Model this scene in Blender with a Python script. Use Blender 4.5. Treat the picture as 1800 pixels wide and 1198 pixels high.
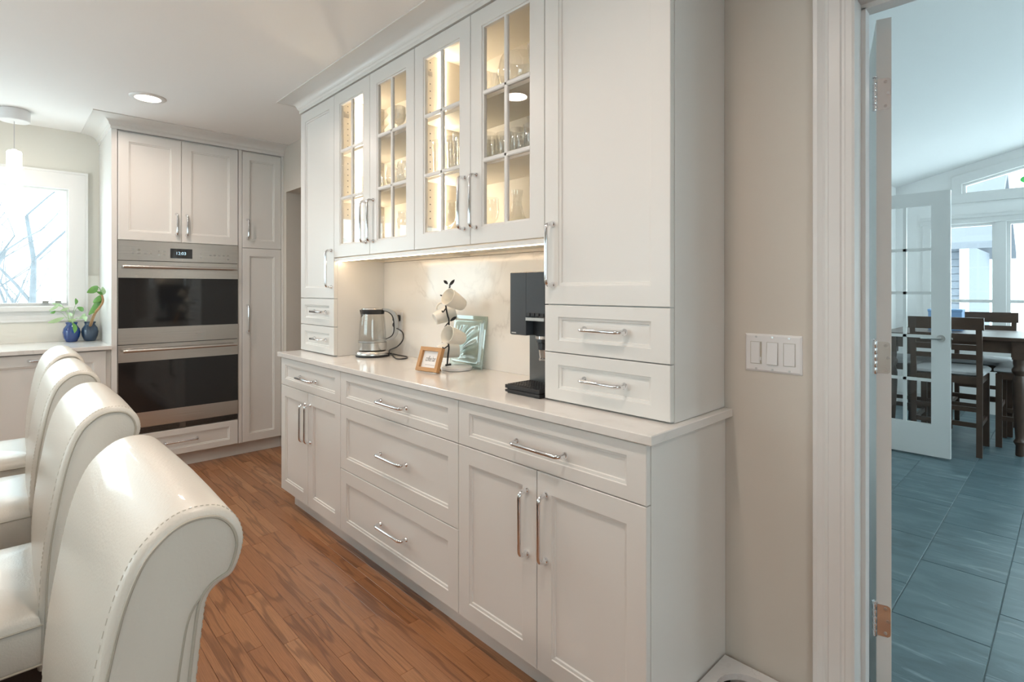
import bpy, bmesh, math, random
from mathutils import Vector, Matrix
rnd = random.Random(7)
S = bpy.context.scene
COL = S.collection
for o in list(bpy.data.objects): bpy.data.objects.remove(o)

# ------------------------------------------------------------------ camera
CAMH, YAW, FPX, HOR = 1.2839, 46.4884, 941.49, 509.18
cam = bpy.data.cameras.new('camera'); co = bpy.data.objects.new('camera', cam); COL.objects.link(co)
co.location = (0, 0, CAMH); co.rotation_euler = (math.radians(90), 0, math.radians(YAW))
cam.sensor_width = 36; cam.lens = FPX/1800*36; cam.shift_y = -(599-HOR)/1800; cam.clip_start = .02
S.camera = co

# ------------------------------------------------------------------ world and light
SKY, SKYCOL = 7.0, (.76, .94, 1.0, 1)
CAN_W, CAN_COL = 13.5, (1.0, .83, .71)
LED_S, LED_COL = 66.0, (1.0, .83, .60, 1)
UNDER_S = 17.0
w = bpy.data.worlds.new('world'); S.world = w; w.use_nodes = True
w.node_tree.nodes['Background'].inputs[0].default_value = SKYCOL
w.node_tree.nodes['Background'].inputs[1].default_value = SKY
vs = S.view_settings; vs.view_transform = 'Standard'; vs.look = 'None'; vs.gamma = 1; vs.use_curve_mapping = False
vs.exposure = 0.0
S.cycles.transparent_max_bounces = 64
def portal(loc, rot, sx, sy):
    L = bpy.data.lights.new('window_portal', 'AREA'); L.shape = 'RECTANGLE'; L.size = sx; L.size_y = sy
    L.cycles.is_portal = True
    o = bpy.data.objects.new('window_portal', L); COL.objects.link(o); o.location = loc; o.rotation_euler = rot
R90 = math.radians(90)
portal((-5.16, -.46, 1.59), (0, -R90, 0), .85, 1.6)         # kitchen window
portal((-3.0, -3.52, 1.55), (R90, 0, 0), 2.6, 1.1)          # window behind the island
portal((2.52, -1.7, 1.475), (0, R90, 0), 1.25, 1.8)           # unseen right wall window, added for cool side light
portal((.44, 7.52, 1.37), (-R90, 0, 0), 3.06, 1.24)         # dining windows
portal((.44, 7.52, 2.52), (-R90, 0, 0), 2.6, .5)
portal((2.42, 4.7, 1.37), (0, R90, 0), 1.24, 4.2)

# ------------------------------------------------------------------ materials
def nmat(name):
    m = bpy.data.materials.new(name); m.use_nodes = True
    nt = m.node_tree; b = nt.nodes['Principled BSDF']
    return m, nt, b
def mat(name, col, rough=.5, metal=0, coat=0, bump=0, bscale=80, spec=.5, var=0, vscale=6):
    m, nt, b = nmat(name)
    b.inputs['Base Color'].default_value = (*col, 1); b.inputs['Roughness'].default_value = rough
    b.inputs['Metallic'].default_value = metal; b.inputs['Coat Weight'].default_value = coat
    b.inputs['Specular IOR Level'].default_value = spec
    tc = nt.nodes.new('ShaderNodeTexCoord')
    if bump:
        n = nt.nodes.new('ShaderNodeTexNoise'); n.inputs['Scale'].default_value = bscale; n.inputs['Detail'].default_value = 4
        nt.links.new(tc.outputs['Object'], n.inputs['Vector'])
        bp = nt.nodes.new('ShaderNodeBump'); bp.inputs['Strength'].default_value = bump; bp.inputs['Distance'].default_value = .002
        nt.links.new(n.outputs['Fac'], bp.inputs['Height']); nt.links.new(bp.outputs['Normal'], b.inputs['Normal'])
    if var:
        n = nt.nodes.new('ShaderNodeTexNoise'); n.inputs['Scale'].default_value = vscale; n.inputs['Detail'].default_value = 5
        nt.links.new(tc.outputs['Object'], n.inputs['Vector'])
        mx = nt.nodes.new('ShaderNodeMix'); mx.data_type = 'RGBA'
        mx.inputs[6].default_value = tuple(c*(1-var) for c in col)+(1,); mx.inputs[7].default_value = tuple(min(1, c*(1+var)) for c in col)+(1,)
        nt.links.new(n.outputs['Fac'], mx.inputs[0]); nt.links.new(mx.outputs[2], b.inputs['Base Color'])
    return m
def emis(name, col, s):
    m, nt, b = nmat(name)
    b.inputs['Base Color'].default_value = (*col[:3], 1); b.inputs['Emission Color'].default_value = (*col[:3], 1); b.inputs['Emission Strength'].default_value = s
    return m
def thin_glass(name, tint=(1, 1, 1), ior=1.5, rough=0.0, boost=1.0, base=0.0):
    m = bpy.data.materials.new(name); m.use_nodes = True; nt = m.node_tree; nt.nodes.clear()
    out = nt.nodes.new('ShaderNodeOutputMaterial'); mx = nt.nodes.new('ShaderNodeMixShader')
    t = nt.nodes.new('ShaderNodeBsdfTransparent'); t.inputs[0].default_value = (*tint, 1)
    g = nt.nodes.new('ShaderNodeBsdfGlossy'); g.inputs['Roughness'].default_value = rough
    lw = nt.nodes.new('ShaderNodeLayerWeight'); lw.inputs[0].default_value = .5
    pw = nt.nodes.new('ShaderNodeMath'); pw.operation = 'POWER'; pw.inputs[1].default_value = 5; nt.links.new(lw.outputs['Facing'], pw.inputs[0])
    ma = nt.nodes.new('ShaderNodeMath'); ma.operation = 'MULTIPLY_ADD'; ma.inputs[1].default_value = .96*boost; ma.inputs[2].default_value = .04+base; ma.use_clamp = True
    nt.links.new(pw.outputs[0], ma.inputs[0]); nt.links.new(ma.outputs[0], mx.inputs[0])
    nt.links.new(t.outputs[0], mx.inputs[1]); nt.links.new(g.outputs[0], mx.inputs[2]); nt.links.new(mx.outputs[0], out.inputs[0])
    return m
M = {}
M['paint'] = mat('cabinet_paint', (.79, .775, .745), .33, bump=.03, bscale=60)
M['inside'] = mat('cabinet_inside', (.80, .75, .66), .5)
M['wall'] = mat('wall_paint', (.66, .61, .545), .75, bump=.1, bscale=220)
M['wall2'] = mat('wall_paint_lightened', (.74, .715, .65), .75, bump=.1, bscale=220)  # wall paint lightened in colour to brighten the window wall
M['ceil'] = mat('ceiling_paint', (.91, .90, .885), .85, bump=.05, bscale=200)
M['trim'] = mat('trim_paint', (.80, .79, .775), .35)
M['chrome'] = mat('chrome', (.82, .83, .85), .08, 1)
M['nickel'] = mat('satin_nickel', (.62, .61, .60), .28, 1)
M['gunmetal'] = mat('gunmetal', (.20, .20, .20), .32, 1)
M['leather'] = mat('cream_leather', (.72, .695, .63), .36, coat=.15, bump=.25, bscale=260)
M['thread'] = mat('leather_welt', (.50, .47, .40), .5)
M['stitch'] = mat('leather_thread', (.60, .57, .50), .6)
M['darkwood'] = mat('dark_stained_wood', (.075, .042, .028), .4, var=.35, vscale=14)
M['espresso'] = mat('espresso_leg', (.03, .022, .02), .45)
M['black'] = mat('black_plastic', (.018, .018, .02), .35)
M['blackgloss'] = mat('black_gloss', (.05, .058, .068), .22, coat=.4)
M['ovenglass'] = mat('oven_glass', (.012, .013, .015), .06, spec=.7)
M['seat_grey'] = mat('grey_seat_fabric', (.56, .56, .57), .85, bump=.3, bscale=300)
M['ceramic'] = mat('white_ceramic', (.80, .77, .70), .3)
M['white_plastic'] = mat('white_plastic', (.80, .79, .79), .35)
M['seam'] = mat('dark_gap', (.06, .055, .05), .9)
M['glass'] = thin_glass('pane_glass')
M['ware'] = thin_glass('glassware', (.985, .985, .975), 1.5, .03, .9, .08)
M['crystal'] = thin_glass('cut_crystal', (.985, .985, .97), 1.5, .04, .8, .26)
M['kglass'] = thin_glass('kettle_glass', (.98, .978, .97), 1.5, .02, .9, .02)
M['wglass'] = thin_glass('window_glass', (.97, .99, .99))
M['vase'] = mat('cobalt_glazed', (.014, .055, .22), .1, coat=.6)
M['vase2'] = mat('cobalt_grey_glazed', (.03, .06, .11), .12, coat=.6)
M['leaf'] = mat('leaf_green', (.12, .30, .06), .45, var=.4, vscale=30)
M['leaf_pale'] = mat('leaf_pale', (.42, .58, .32), .5, var=.2, vscale=30)
M['stem'] = mat('tan_stem', (.42, .25, .12), .7, var=.5, vscale=90)
M['oak'] = mat('honey_oak', (.50, .27, .11), .5, var=.2, vscale=20)
M['paper'] = mat('paper', (.88, .87, .86), .8)
M['ink'] = mat('ink', (.06, .05, .05), .8)
M['blue'] = mat('pale_blue_box', (.26, .44, .74), .6)
M['led'] = emis('led_strip', LED_COL, LED_S)
M['led2'] = emis('under_cabinet_led', (1.0, .78, .54), UNDER_S)
M['bulb'] = emis('lamp_diffuser', (1, .9, .76), 9)
M['pend'] = emis('pendant_glass', (1, .94, .84), 9)
M['clock'] = emis('clock_digits', (.5, .75, .9), .7)
M['sticker'] = mat('green_sticker', (.12, .75, .18), .5)
M['snow'] = mat('snow', (.85, .87, .9), .9)
M['bark'] = mat('bark', (.14, .145, .155), .95, var=.4, vscale=8)
M['siding'] = mat('grey_siding', (.105, .115, .135), .8)
M['roof'] = mat('roof_shingle', (.12, .125, .14), .9)
M['grout'] = mat('grout', (.20, .26, .275), .9)
M['gshade'] = mat('seafoam_glass', (.80, .91, .85), .08, coat=.5)
M['gshade'].node_tree.nodes['Principled BSDF'].inputs['Transmission Weight'].default_value = .8

def coords(nt, sx, sy, sz, use_rand=True, pos=True):
    """world position scaled, shifted by a random per object"""
    g = nt.nodes.new('ShaderNodeNewGeometry'); mp = nt.nodes.new('ShaderNodeMapping')
    mp.inputs['Scale'].default_value = (sx, sy, sz)
    if use_rand:
        oi = nt.nodes.new('ShaderNodeObjectInfo'); cx = nt.nodes.new('ShaderNodeCombineXYZ')
        mu = nt.nodes.new('ShaderNodeMath'); mu.operation = 'MULTIPLY'; mu.inputs[1].default_value = 61.0
        nt.links.new(oi.outputs['Random'], mu.inputs[0])
        for i in range(3): nt.links.new(mu.outputs[0], cx.inputs[i])
        nt.links.new(cx.outputs[0], mp.inputs['Location'])
    nt.links.new(g.outputs['Position'], mp.inputs['Vector'])
    return mp.outputs[0]
def ramp(nt, src, stops):
    r = nt.nodes.new('ShaderNodeValToRGB'); e = r.color_ramp.elements
    while len(e) < len(stops): e.new(.5)
    for i, (p, c) in enumerate(stops): e[i].position = p; e[i].color = (*c, 1) if len(c) == 3 else c
    nt.links.new(src, r.inputs[0]); return r.outputs[0]
def mixc(nt, fac, a, b, mode='MIX'):
    m = nt.nodes.new('ShaderNodeMix'); m.data_type = 'RGBA'; m.blend_type = mode
    for s, v in ((0, fac), (6, a), (7, b)):
        if hasattr(v, 'links') or isinstance(v, bpy.types.NodeSocket): nt.links.new(v, m.inputs[s])
        else: m.inputs[s].default_value = v
    return m.outputs[2]
def noise(nt, vec, scale=1, detail=3, rough=.5, dist=0):
    n = nt.nodes.new('ShaderNodeTexNoise'); n.inputs['Scale'].default_value = scale; n.inputs['Detail'].default_value = detail
    n.inputs['Roughness'].default_value = rough; n.inputs['Distortion'].default_value = dist
    nt.links.new(vec, n.inputs['Vector']); return n.outputs['Fac']
def wood_floor(name, island):
    m, nt, b = nmat(name)
    if island:
        g = nt.nodes.new('ShaderNodeNewGeometry'); rs = g.outputs['Random Per Island']
    else:
        oi = nt.nodes.new('ShaderNodeObjectInfo'); rs = oi.outputs['Random']
    base = ramp(nt, rs, [(0, (.33, .145, .062)), (.35, (.38, .172, .077)), (.7, (.43, .205, .095)), (1, (.48, .25, .125))])
    v = coords(nt, 1.6, 16, 1, not island)
    nz = noise(nt, v, 1.0, 2, .45)
    mu = nt.nodes.new('ShaderNodeMath'); mu.operation = 'MULTIPLY'; mu.inputs[1].default_value = 17; nt.links.new(nz, mu.inputs[0])
    fr = nt.nodes.new('ShaderNodeMath'); fr.operation = 'SINE'; nt.links.new(mu.outputs[0], fr.inputs[0])
    lines = ramp(nt, fr.outputs[0], [(.0, (1, 1, 1)), (.80, (1, 1, 1)), (.99, (.42, .36, .33))])
    fine = noise(nt, coords(nt, 9, 420, 1, not island), 1.0, 3, .6)
    fine = ramp(nt, fine, [(.3, (.72, .68, .64)), (.62, (1.08, 1.06, 1.04))])
    c = mixc(nt, .62, base, lines, 'MULTIPLY'); c = mixc(nt, .85, c, fine, 'MULTIPLY')
    nt.links.new(c, b.inputs['Base Color'])
    b.inputs['Roughness'].default_value = .32; b.inputs['Coat Weight'].default_value = .15
    return m
M['plank'] = wood_floor('oak_plank', False); M['plank2'] = wood_floor('oak_plank_joined', True)
def slate():
    m, nt, b = nmat('slate_tile')
    a = noise(nt, coords(nt, 2.2, 5.5, 1), 1.3, 6, .6, .8)
    c = ramp(nt, a, [(.25, (.058, .098, .115)), (.5, (.092, .150, .172)), (.72, (.14, .21, .235)), (.85, (.24, .32, .345))])
    s = noise(nt, coords(nt, 1.4, 9, 1), 1.6, 5, .62, 1.5)
    s = ramp(nt, s, [(.58, (0, 0, 0)), (.72, (1, 1, 1))])
    c = mixc(nt, s, c, (.23, .31, .335, 1))
    nt.links.new(c, b.inputs['Base Color']); b.inputs['Roughness'].default_value = .38
    return m
M['slate'] = slate()
def quartz(name, base, vein, strength, rough, scale=1.0):
    m, nt, b = nmat(name)
    v = coords(nt, scale, scale, scale, False)
    n = noise(nt, v, 1.1, 5, .55, 1.2)
    sub = nt.nodes.new('ShaderNodeMath'); sub.operation = 'SUBTRACT'; sub.inputs[1].default_value = .5; nt.links.new(n, sub.inputs[0])
    ab = nt.nodes.new('ShaderNodeMath'); ab.operation = 'ABSOLUTE'; nt.links.new(sub.outputs[0], ab.inputs[0])
    f = ramp(nt, ab.outputs[0], [(0, (strength,)*3), (.012, (strength*.4,)*3), (.03, (0, 0, 0))])
    m2 = noise(nt, v, 2.0, 3); f = mixc(nt, 1.0, f, ramp(nt, m2, [(.42, (0, 0, 0)), (.6, (1, 1, 1))]), 'MULTIPLY')
    c = mixc(nt, f, (*base, 1), (*vein, 1))
    nt.links.new(c, b.inputs['Base Color']); b.inputs['Roughness'].default_value = rough
    return m
M['counter'] = quartz('quartz_counter', (.79, .765, .735), (.55, .52, .48), .35, .14)
M['splash'] = quartz('quartz_backsplash', (.80, .77, .725), (.50, .47, .43), .5, .12, 1.4)
M['marble'] = quartz('marble', (.74, .74, .74), (.45, .45, .45), .6, .3, 6)
def steel():
    m, nt, b = nmat('brushed_steel')
    n = noise(nt, coords(nt, 400, 2.5, 400, False), 1.0, 2)
    nt.links.new(ramp(nt, n, [(.3, (.60, .585, .56)), (.7, (.72, .70, .67))]), b.inputs['Base Color'])
    b.inputs['Metallic'].default_value = 1; b.inputs['Roughness'].default_value = .27
    b.inputs['Anisotropic'].default_value = .5
    return m
M['steel'] = steel()

# ------------------------------------------------------------------ mesh builder
ORI = {}      # empty name -> world matrix inverse
class MB:
    def __init__(s): s.v = []; s.f = []
    def add(s, vs_, fs):
        n = len(s.v); s.v += [tuple(p) for p in vs_]; s.f += [tuple(i+n for i in f) for f in fs]
    def box(s, x0, x1, y0, y1, z0, z1, c=0):
        if x0 > x1: x0, x1 = x1, x0
        if y0 > y1: y0, y1 = y1, y0
        if z0 > z1: z0, z1 = z1, z0
        if not c:
            s.add([(x0,y0,z0),(x1,y0,z0),(x1,y1,z0),(x0,y1,z0),(x0,y0,z1),(x1,y0,z1),(x1,y1,z1),(x0,y1,z1)],
                  [(3,2,1,0),(4,5,6,7),(0,1,5,4),(1,2,6,5),(2,3,7,6),(3,0,4,7)])
        else:
            R = []
            for z, i in ((z0, c), (z0+c, 0), (z1-c, 0), (z1, c)):
                R.append([(x0+i,y0+i,z),(x1-i,y0+i,z),(x1-i,y1-i,z),(x0+i,y1-i,z)])
            s.rings(R)
        return s
    def rings(s, R, cap0=True, cap1=True, closed=False):
        n = len(R[0]); vs_ = [p for r in R for p in r]; fs = []
        m = len(R)
        for i in range(m if closed else m-1):
            a = i*n; b = ((i+1) % m)*n
            for j in range(n):
                k = (j+1) % n; fs.append((a+j, a+k, b+k, b+j))
        if not closed:
            if cap0: fs.append(tuple(range(n-1, -1, -1)))
            if cap1: fs.append(tuple((m-1)*n+i for i in range(n)))
        s.add(vs_, fs); return s
    def tube(s, pts, r, n=8, cap=True):
        P = [Vector(p) for p in pts]; R = []
        t0 = (P[1]-P[0]).normalized(); up = Vector((0,0,1)) if abs(t0.z) < .9 else Vector((1,0,0))
        a = t0.cross(up).normalized()
        for i, p in enumerate(P):
            t = (P[min(i+1, len(P)-1)]-P[max(i-1, 0)]).normalized()
            a = (a-t*a.dot(t)).normalized(); b = t.cross(a)
            rr = r[i] if isinstance(r, (list, tuple)) else r
            R.append([p+(a*math.cos(q)+b*math.sin(q))*rr for q in [2*math.pi*j/n for j in range(n)]])
        s.rings(R, cap, cap); return s
    def lathe(s, prof, n=24, o=(0,0,0), mt=None, cap0=True, cap1=True, flute=None):
        R = []
        for r, z in prof:
            ring = []
            for j in range(n):
                q = 2*math.pi*j/n; rr = r*(flute(q, z) if flute else 1)
                p = Vector((rr*math.cos(q), rr*math.sin(q), z))
                ring.append((mt @ p if mt else p)+Vector(o))
            R.append(ring)
        s.rings(R, cap0, cap1); return s
    def prism(s, poly, fn, a, b):
        """polygon (p,q) extruded between a and b; fn(p,q,t)->xyz"""
        s.rings([[fn(p, q, a) for p, q in poly], [fn(p, q, b) for p, q in poly]]); return s
    def build(s, name, m, parent=None, smooth=0, origin=None, fixn=True):
        me = bpy.data.meshes.new(name)
        if parent is not None:
            top = parent
            while top.parent: top = top.parent
            inv = ORI.get(top.name)
            vs_ = [inv @ Vector(p) for p in s.v] if inv else s.v
        else:
            if origin is None:
                xs, ys, zs = zip(*s.v); origin = ((min(xs)+max(xs))/2, (min(ys)+max(ys))/2, min(zs))
            O = Vector(origin); vs_ = [Vector(p)-O for p in s.v]
        me.from_pydata([tuple(p) for p in vs_], [], s.f); me.update()
        if fixn:
            bm = bmesh.new(); bm.from_mesh(me); bmesh.ops.recalc_face_normals(bm, faces=bm.faces); bm.to_mesh(me); bm.free()
        me.materials.append(M[m] if isinstance(m, str) else m)
        if smooth:
            me.polygons.foreach_set('use_smooth', [True]*len(me.polygons)); me.set_sharp_from_angle(angle=math.radians(smooth))
        o = bpy.data.objects.new(name, me); COL.objects.link(o)
        if parent is not None: o.parent = parent
        else:
            o.location = O; ORI[o.name] = Matrix.Translation(O).inverted()
        return o
def tag(o, label=None, cat=None, group=None, kind=None):
    if label: o['label'] = label
    if cat: o['category'] = cat
    if group: o['group'] = group
    if kind: o['kind'] = kind
    return o
def thing(name, label, cat, loc=(0,0,0), rz=0, group=None, kind=None):
    o = bpy.data.objects.new(name, None); COL.objects.link(o); o.location = loc; o.rotation_euler = (0,0,rz)
    o.empty_display_size = .05
    ORI[o.name] = (Matrix.Translation(loc) @ Matrix.Rotation(rz, 4, 'Z')).inverted()
    return tag(o, label, cat, group, kind)
def copy_tree(o, parent=None):
    c = o.copy(); COL.objects.link(c)
    if parent: c.parent = parent
    for ch in list(o.children): copy_tree(ch, c)
    return c
def struct(mb, name, m, label, cat, smooth=0, origin=None):
    return tag(mb.build(name, m, None, smooth, origin), label, cat, None, 'structure')
def smooth_curve(pts, n=6, closed=False):
    out = []; N = len(pts)
    for i in range(N if closed else N-1):
        p = [Vector(pts[(i+k) % N] if closed else pts[max(0, min(N-1, i+k))]) for k in (-1,0,1,2)]
        for j in range(n):
            t = j/n
            out.append(.5*((2*p[1])+(-p[0]+p[2])*t+(2*p[0]-5*p[1]+4*p[2]-p[3])*t*t+(-p[0]+3*p[1]-3*p[2]+p[3])*t**3))
    if not closed: out.append(Vector(pts[-1]))
    return out
def text_mesh(name, body, size, m, parent, mtx, shear=0, extrude=.0004, space=1.0):
    cu = bpy.data.curves.new(name, 'FONT'); cu.body = body; cu.size = size; cu.shear = shear; cu.extrude = extrude
    cu.offset = -.010*size if shear else 0; cu.align_x = 'CENTER'; cu.align_y = 'CENTER'; cu.space_character = space
    t = bpy.data.objects.new(name+'_tmp', cu); COL.objects.link(t)
    me = bpy.data.meshes.new_from_object(t.evaluated_get(bpy.context.evaluated_depsgraph_get()))
    bpy.data.objects.remove(t)
    top = parent
    while top.parent: top = top.parent
    me.transform(ORI[top.name] @ mtx); me.materials.clear(); me.materials.append(M[m])
    o = bpy.data.objects.new(name, me); COL.objects.link(o); o.parent = parent
    return o

# ------------------------------------------------------------------ main dimensions (metres)
YW = 1.651            # kitchen face of the long wall
XWIN = -5.05          # window wall
CEIL = 2.44
YL, YU = 1.2011, 1.3256     # door faces of base and wall cabinets
XA, XB, XC, XD, XE = -3.264, -2.4898, -1.5489, -1.1541, -.7611
UA, UB, U1, U2, U3, UC, UE = -3.283, -2.8264, -2.4282, -2.0273, -1.6333, -1.2371, -.7645
ZT, ZG, ZD, ZD2, ZD3 = 2.3603, 1.4602, 1.2348, 1.0772, .918
Z1, Z2, Z3, ZCB, ZC = .7239, .4096, .104, .888, .914
YB, XBK = YW-.0015, XWIN+.0015
XO = -4.434           # oven wall door face
O0, O1, O2, O3, O4 = .5559, .9294, 1.3076, 1.3367, 1.631
DX0, DX1, DY1, DYF = -1.42, 2.30, 1.78, 7.40   # dining room
FM = lambda Y: (lambda u, w_, d: (u, Y-d, w_))
FO = lambda X: (lambda u, w_, d: (X+d, u, w_))

# ================================================================== STRUCTURE
mb = MB()
mb.box(-5.2, -4.38, YW, DY1, 0, 3.3); mb.box(-3.42, -.42, YW, DY1, 0, 3.3); mb.box(.48, 2.55, YW, DY1, 0, 3.3)
mb.box(-4.38, -3.42, YW, DY1, 2.07, 3.3); mb.box(-.42, .48, YW, DY1, 2.08, 3.3)
struct(mb, 'wall_back', 'wall', 'greige painted wall behind the coffee bar, with a doorway to the dining room', 'wall')
mb = MB()
wy0, wy1, wz0, wz1 = -1.25, .355, 1.165, 2.025
mb.box(-5.2, XWIN, -3.55, wy0, 0, CEIL); mb.box(-5.2, XWIN, wy1, YW, 0, CEIL)
mb.box(-5.2, XWIN, wy0, wy1, 0, wz0); mb.box(-5.2, XWIN, wy0, wy1, wz1, CEIL)
struct(mb, 'wall_left', 'wall2', 'painted wall around the bright kitchen window, brightness put into its colour', 'wall')
mb = MB()
mb.box(-5.2, -4.3, -3.55, -3.4, 0, CEIL); mb.box(-1.7, 2.55, -3.55, -3.4, 0, CEIL)
mb.box(-4.3, -1.7, -3.55, -3.4, 0, 1.0); mb.box(-4.3, -1.7, -3.55, -3.4, 2.1, CEIL)
struct(mb, 'wall_front', 'wall', 'painted kitchen wall opposite the coffee bar', 'wall')
mb = MB(); mb.box(2.4, 2.55, -3.4, -2.6, 0, CEIL); mb.box(2.4, 2.55, -.8, YW, 0, CEIL); mb.box(2.4, 2.55, -2.6, -.8, 2.1, CEIL); mb.box(2.4, 2.55, -2.6, -.8, 0, .85)
struct(mb, 'wall_right', 'wall', 'painted kitchen wall beyond the doorway', 'wall')
mb = MB().box(-5.2, 2.55, -3.55, YW, CEIL, CEIL+.12)
ceiling = struct(mb, 'ceiling', 'ceil', 'flat white kitchen ceiling', 'ceiling')
# hallway behind the opening
mb = MB(); mb.box(-4.5, -4.38, DY1, 3.3, 0, 2.5); mb.box(-3.42, -3.30, DY1, 3.3, 0, 2.5); mb.box(-4.5, -3.3, 3.3, 3.42, 0, 2.5)
struct(mb, 'wall_hall', 'wall', 'greige hallway walls seen past the tall pantry cabinet', 'wall')
struct(MB().box(-4.5, -3.3, DY1, 3.42, 2.44, 2.55), 'ceiling_hall', 'ceil', 'white hallway ceiling', 'ceiling')

# ---- kitchen floor of oak strips
fl = struct(MB().box(-5.2, 2.55, -3.55, YW+.06, -.12, -.018), 'floor', 'seam', 'warm brown oak strip floor', 'floor', origin=(0, 0, 0))
struct(MB().box(-4.5, -3.3, YW+.06, 3.42, -.12, -.001), 'floor_hall', 'plank2', 'brown wood hallway floor', 'floor')
PW = .0555
plank_meshes = {}
def plank_mesh(L):
    if L not in plank_meshes:
        b = MB(); g = .0004; c = .0007
        x0, x1, y0, y1 = g, L-g, g, PW-g
        b.rings([[(x0,y0,-.018),(x1,y0,-.018),(x1,y1,-.018),(x0,y1,-.018)], [(x0,y0,-c),(x1,y0,-c),(x1,y1,-c),(x0,y1,-c)],
                 [(x0+c,y0+c,0),(x1-c,y0+c,0),(x1-c,y1-c,0),(x0+c,y1-c,0)]])
        me = bpy.data.meshes.new('plank'); me.from_pydata(b.v, [], b.f); me.materials.append(M['plank']); plank_meshes[L] = me
    return plank_meshes[L]
joined = MB(); npl = 0
k0 = int(math.floor((-3.4-.625)/PW))
ends = {.736: -2.397, .68: -2.273, .625: -2.024, 1.01: -1.91, .845: -2.875}
for k in range(k0, 20):
    y = .625+k*PW
    x = -5.05-rnd.random()*.6
    if y > YW+.05: break
    while x < 2.4:
        L = rnd.choice((.3, .42, .55, .68, .8, .95, 1.1))
        for yy, xe in ends.items():
            if abs(yy-y) < .01 and x < xe-.1 < x+L+.3 and x+L > xe-.45: L = max(.2, round(xe-x, 3))
        e = min(x+L, 2.4); s_ = max(x, -5.05)
        if e-s_ > .02:
            if -.08 < y < 1.30 and s_ > -4.55 and s_ < -.3 and abs(e-s_-L) < 1e-6 and npl < 298:
                o = bpy.data.objects.new('plank', plank_mesh(L)); COL.objects.link(o); o.parent = fl; o.location = (s_, y, 0); npl += 1
            else:
                g = .0007
                joined.rings([[(s_+g,y+g,-.018),(e-g,y+g,-.018),(e-g,y+PW-g,-.018),(s_+g,y+PW-g,-.018)], [(s_+g,y+g,0),(e-g,y+g,0),(e-g,y+PW-g,0),(s_+g,y+PW-g,0)]])
        x += L
tag(joined.build('planks_beyond', 'plank2', fl), kind='stuff')

# ---- baseboards
struct(MB().box(-.757, -.50, YW-.014, YW, 0, .12), 'baseboard_back', 'trim', 'white baseboard beside the base cabinet', 'baseboard')

# ---- doorway casing and jamb (dining doorway)
def casing_profile():
    # (across from the opening edge, thickness)
    return [(0, 0), (0, .012), (.006, .016), (.020, .016), (.024, .013), (.030, .013), (.034, .017), (.060, .017), (.064, .013),
            (.070, .012), (.076, .016), (.088, .021), (.098, .021), (.100, .018), (.100, 0)]
mb = MB(); P = casing_profile(); xj = -.405; zh = 2.062; xr = .465
def cas(o_, t):
    return [(xj-o_, YW-t, 0), (xj-o_, YW-t, zh+o_), (xr+o_, YW-t, zh+o_), (xr+o_, YW-t, 0)]
R = [[cas(o_, t)[i] for o_, t in P] for i in range(4)]
mb.rings(R)
struct(mb, 'trim_1', 'trim', 'white moulded casing around the dining doorway', 'door casing')
mb = MB()
for x0, x1 in ((-.42, -.405), (.465, .48)): mb.box(x0, x1, YW-.001, DY1+.001, 0, 2.065)
mb.box(-.405, .465, YW-.001, DY1+.001, 2.062, 2.08)
mb.box(-.405, -.3945, YW+.05, 1.737, 0, 2.052); mb.box(.4545, .465, YW+.05, 1.737, 0, 2.052); mb.box(-.405, .465, YW+.05, 1.737, 2.048, 2.062)
struct(mb, 'trim_2', 'trim', 'white door jamb with stop lining the dining doorway', 'door jamb')
# ---- the open door leaf in that doorway (only its hinge edge shows)
dr = thing('door_1', 'white door swung wide open into the dining room, chrome hinges on its edge', 'door', (-.389, 1.790, .008), math.radians(0), kind='structure')
ang = math.radians(106)
pv = Vector((-.389, 1.790)); du = Vector((math.cos(ang), math.sin(ang))); dn = Vector((math.sin(ang), -math.cos(ang)))   # leaf direction, kitchen-side normal
def dpt(a, t, z): p = pv+du*a+dn*t; return (p.x, p.y, z)
mb = MB(); mb.rings([[dpt(a, t, z) for a, t in ((0,0),(.78,0),(.78,.035),(0,.035))] for z in (.008, 2.046)]); mb.build('door_leaf', 'trim', dr)
for zc_ in (1.8335, 1.0935, .355):
    h = MB()
    out = [(.002,-.044),(.026,-.044),(.031,-.041),(.033,-.036),(.033,.036),(.031,.041),(.026,.044),(.002,.044)]
    h.rings([[dpt(-a_, t, zc_+z) for t, z in out] for a_ in (0, .0022)])
    hg = h.build('hinge', 'chrome', dr)
    h = MB()
    for s_ in range(5):
        z0 = zc_-.046+s_*.0186
        h.lathe([(.0058, z0), (.0062, z0+.001), (.0062, z0+.0172), (.0058, z0+.0182)], 12, o=dpt(-.004, -.004, 0))
    h.lathe([(.004, zc_+.047), (.0075, zc_+.048), (.0075, zc_+.050), (.003, zc_+.053)], 12, o=dpt(-.004, -.004, 0))
    h.build('knuckle', 'chrome', hg, 40)
    for t, z in ((.021, .034), (.027, 0), (.021, -.034)):
        s_ = MB(); mt = Matrix.Rotation(math.pi/2, 3, 'X')
        c0 = Vector(dpt(-.0022, t, zc_+z)); d = -Vector((du.x, du.y, 0))
        s_.tube([c0, c0+d*.0012], .0042, 12); s_.build('screw', 'nickel', hg)

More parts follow.
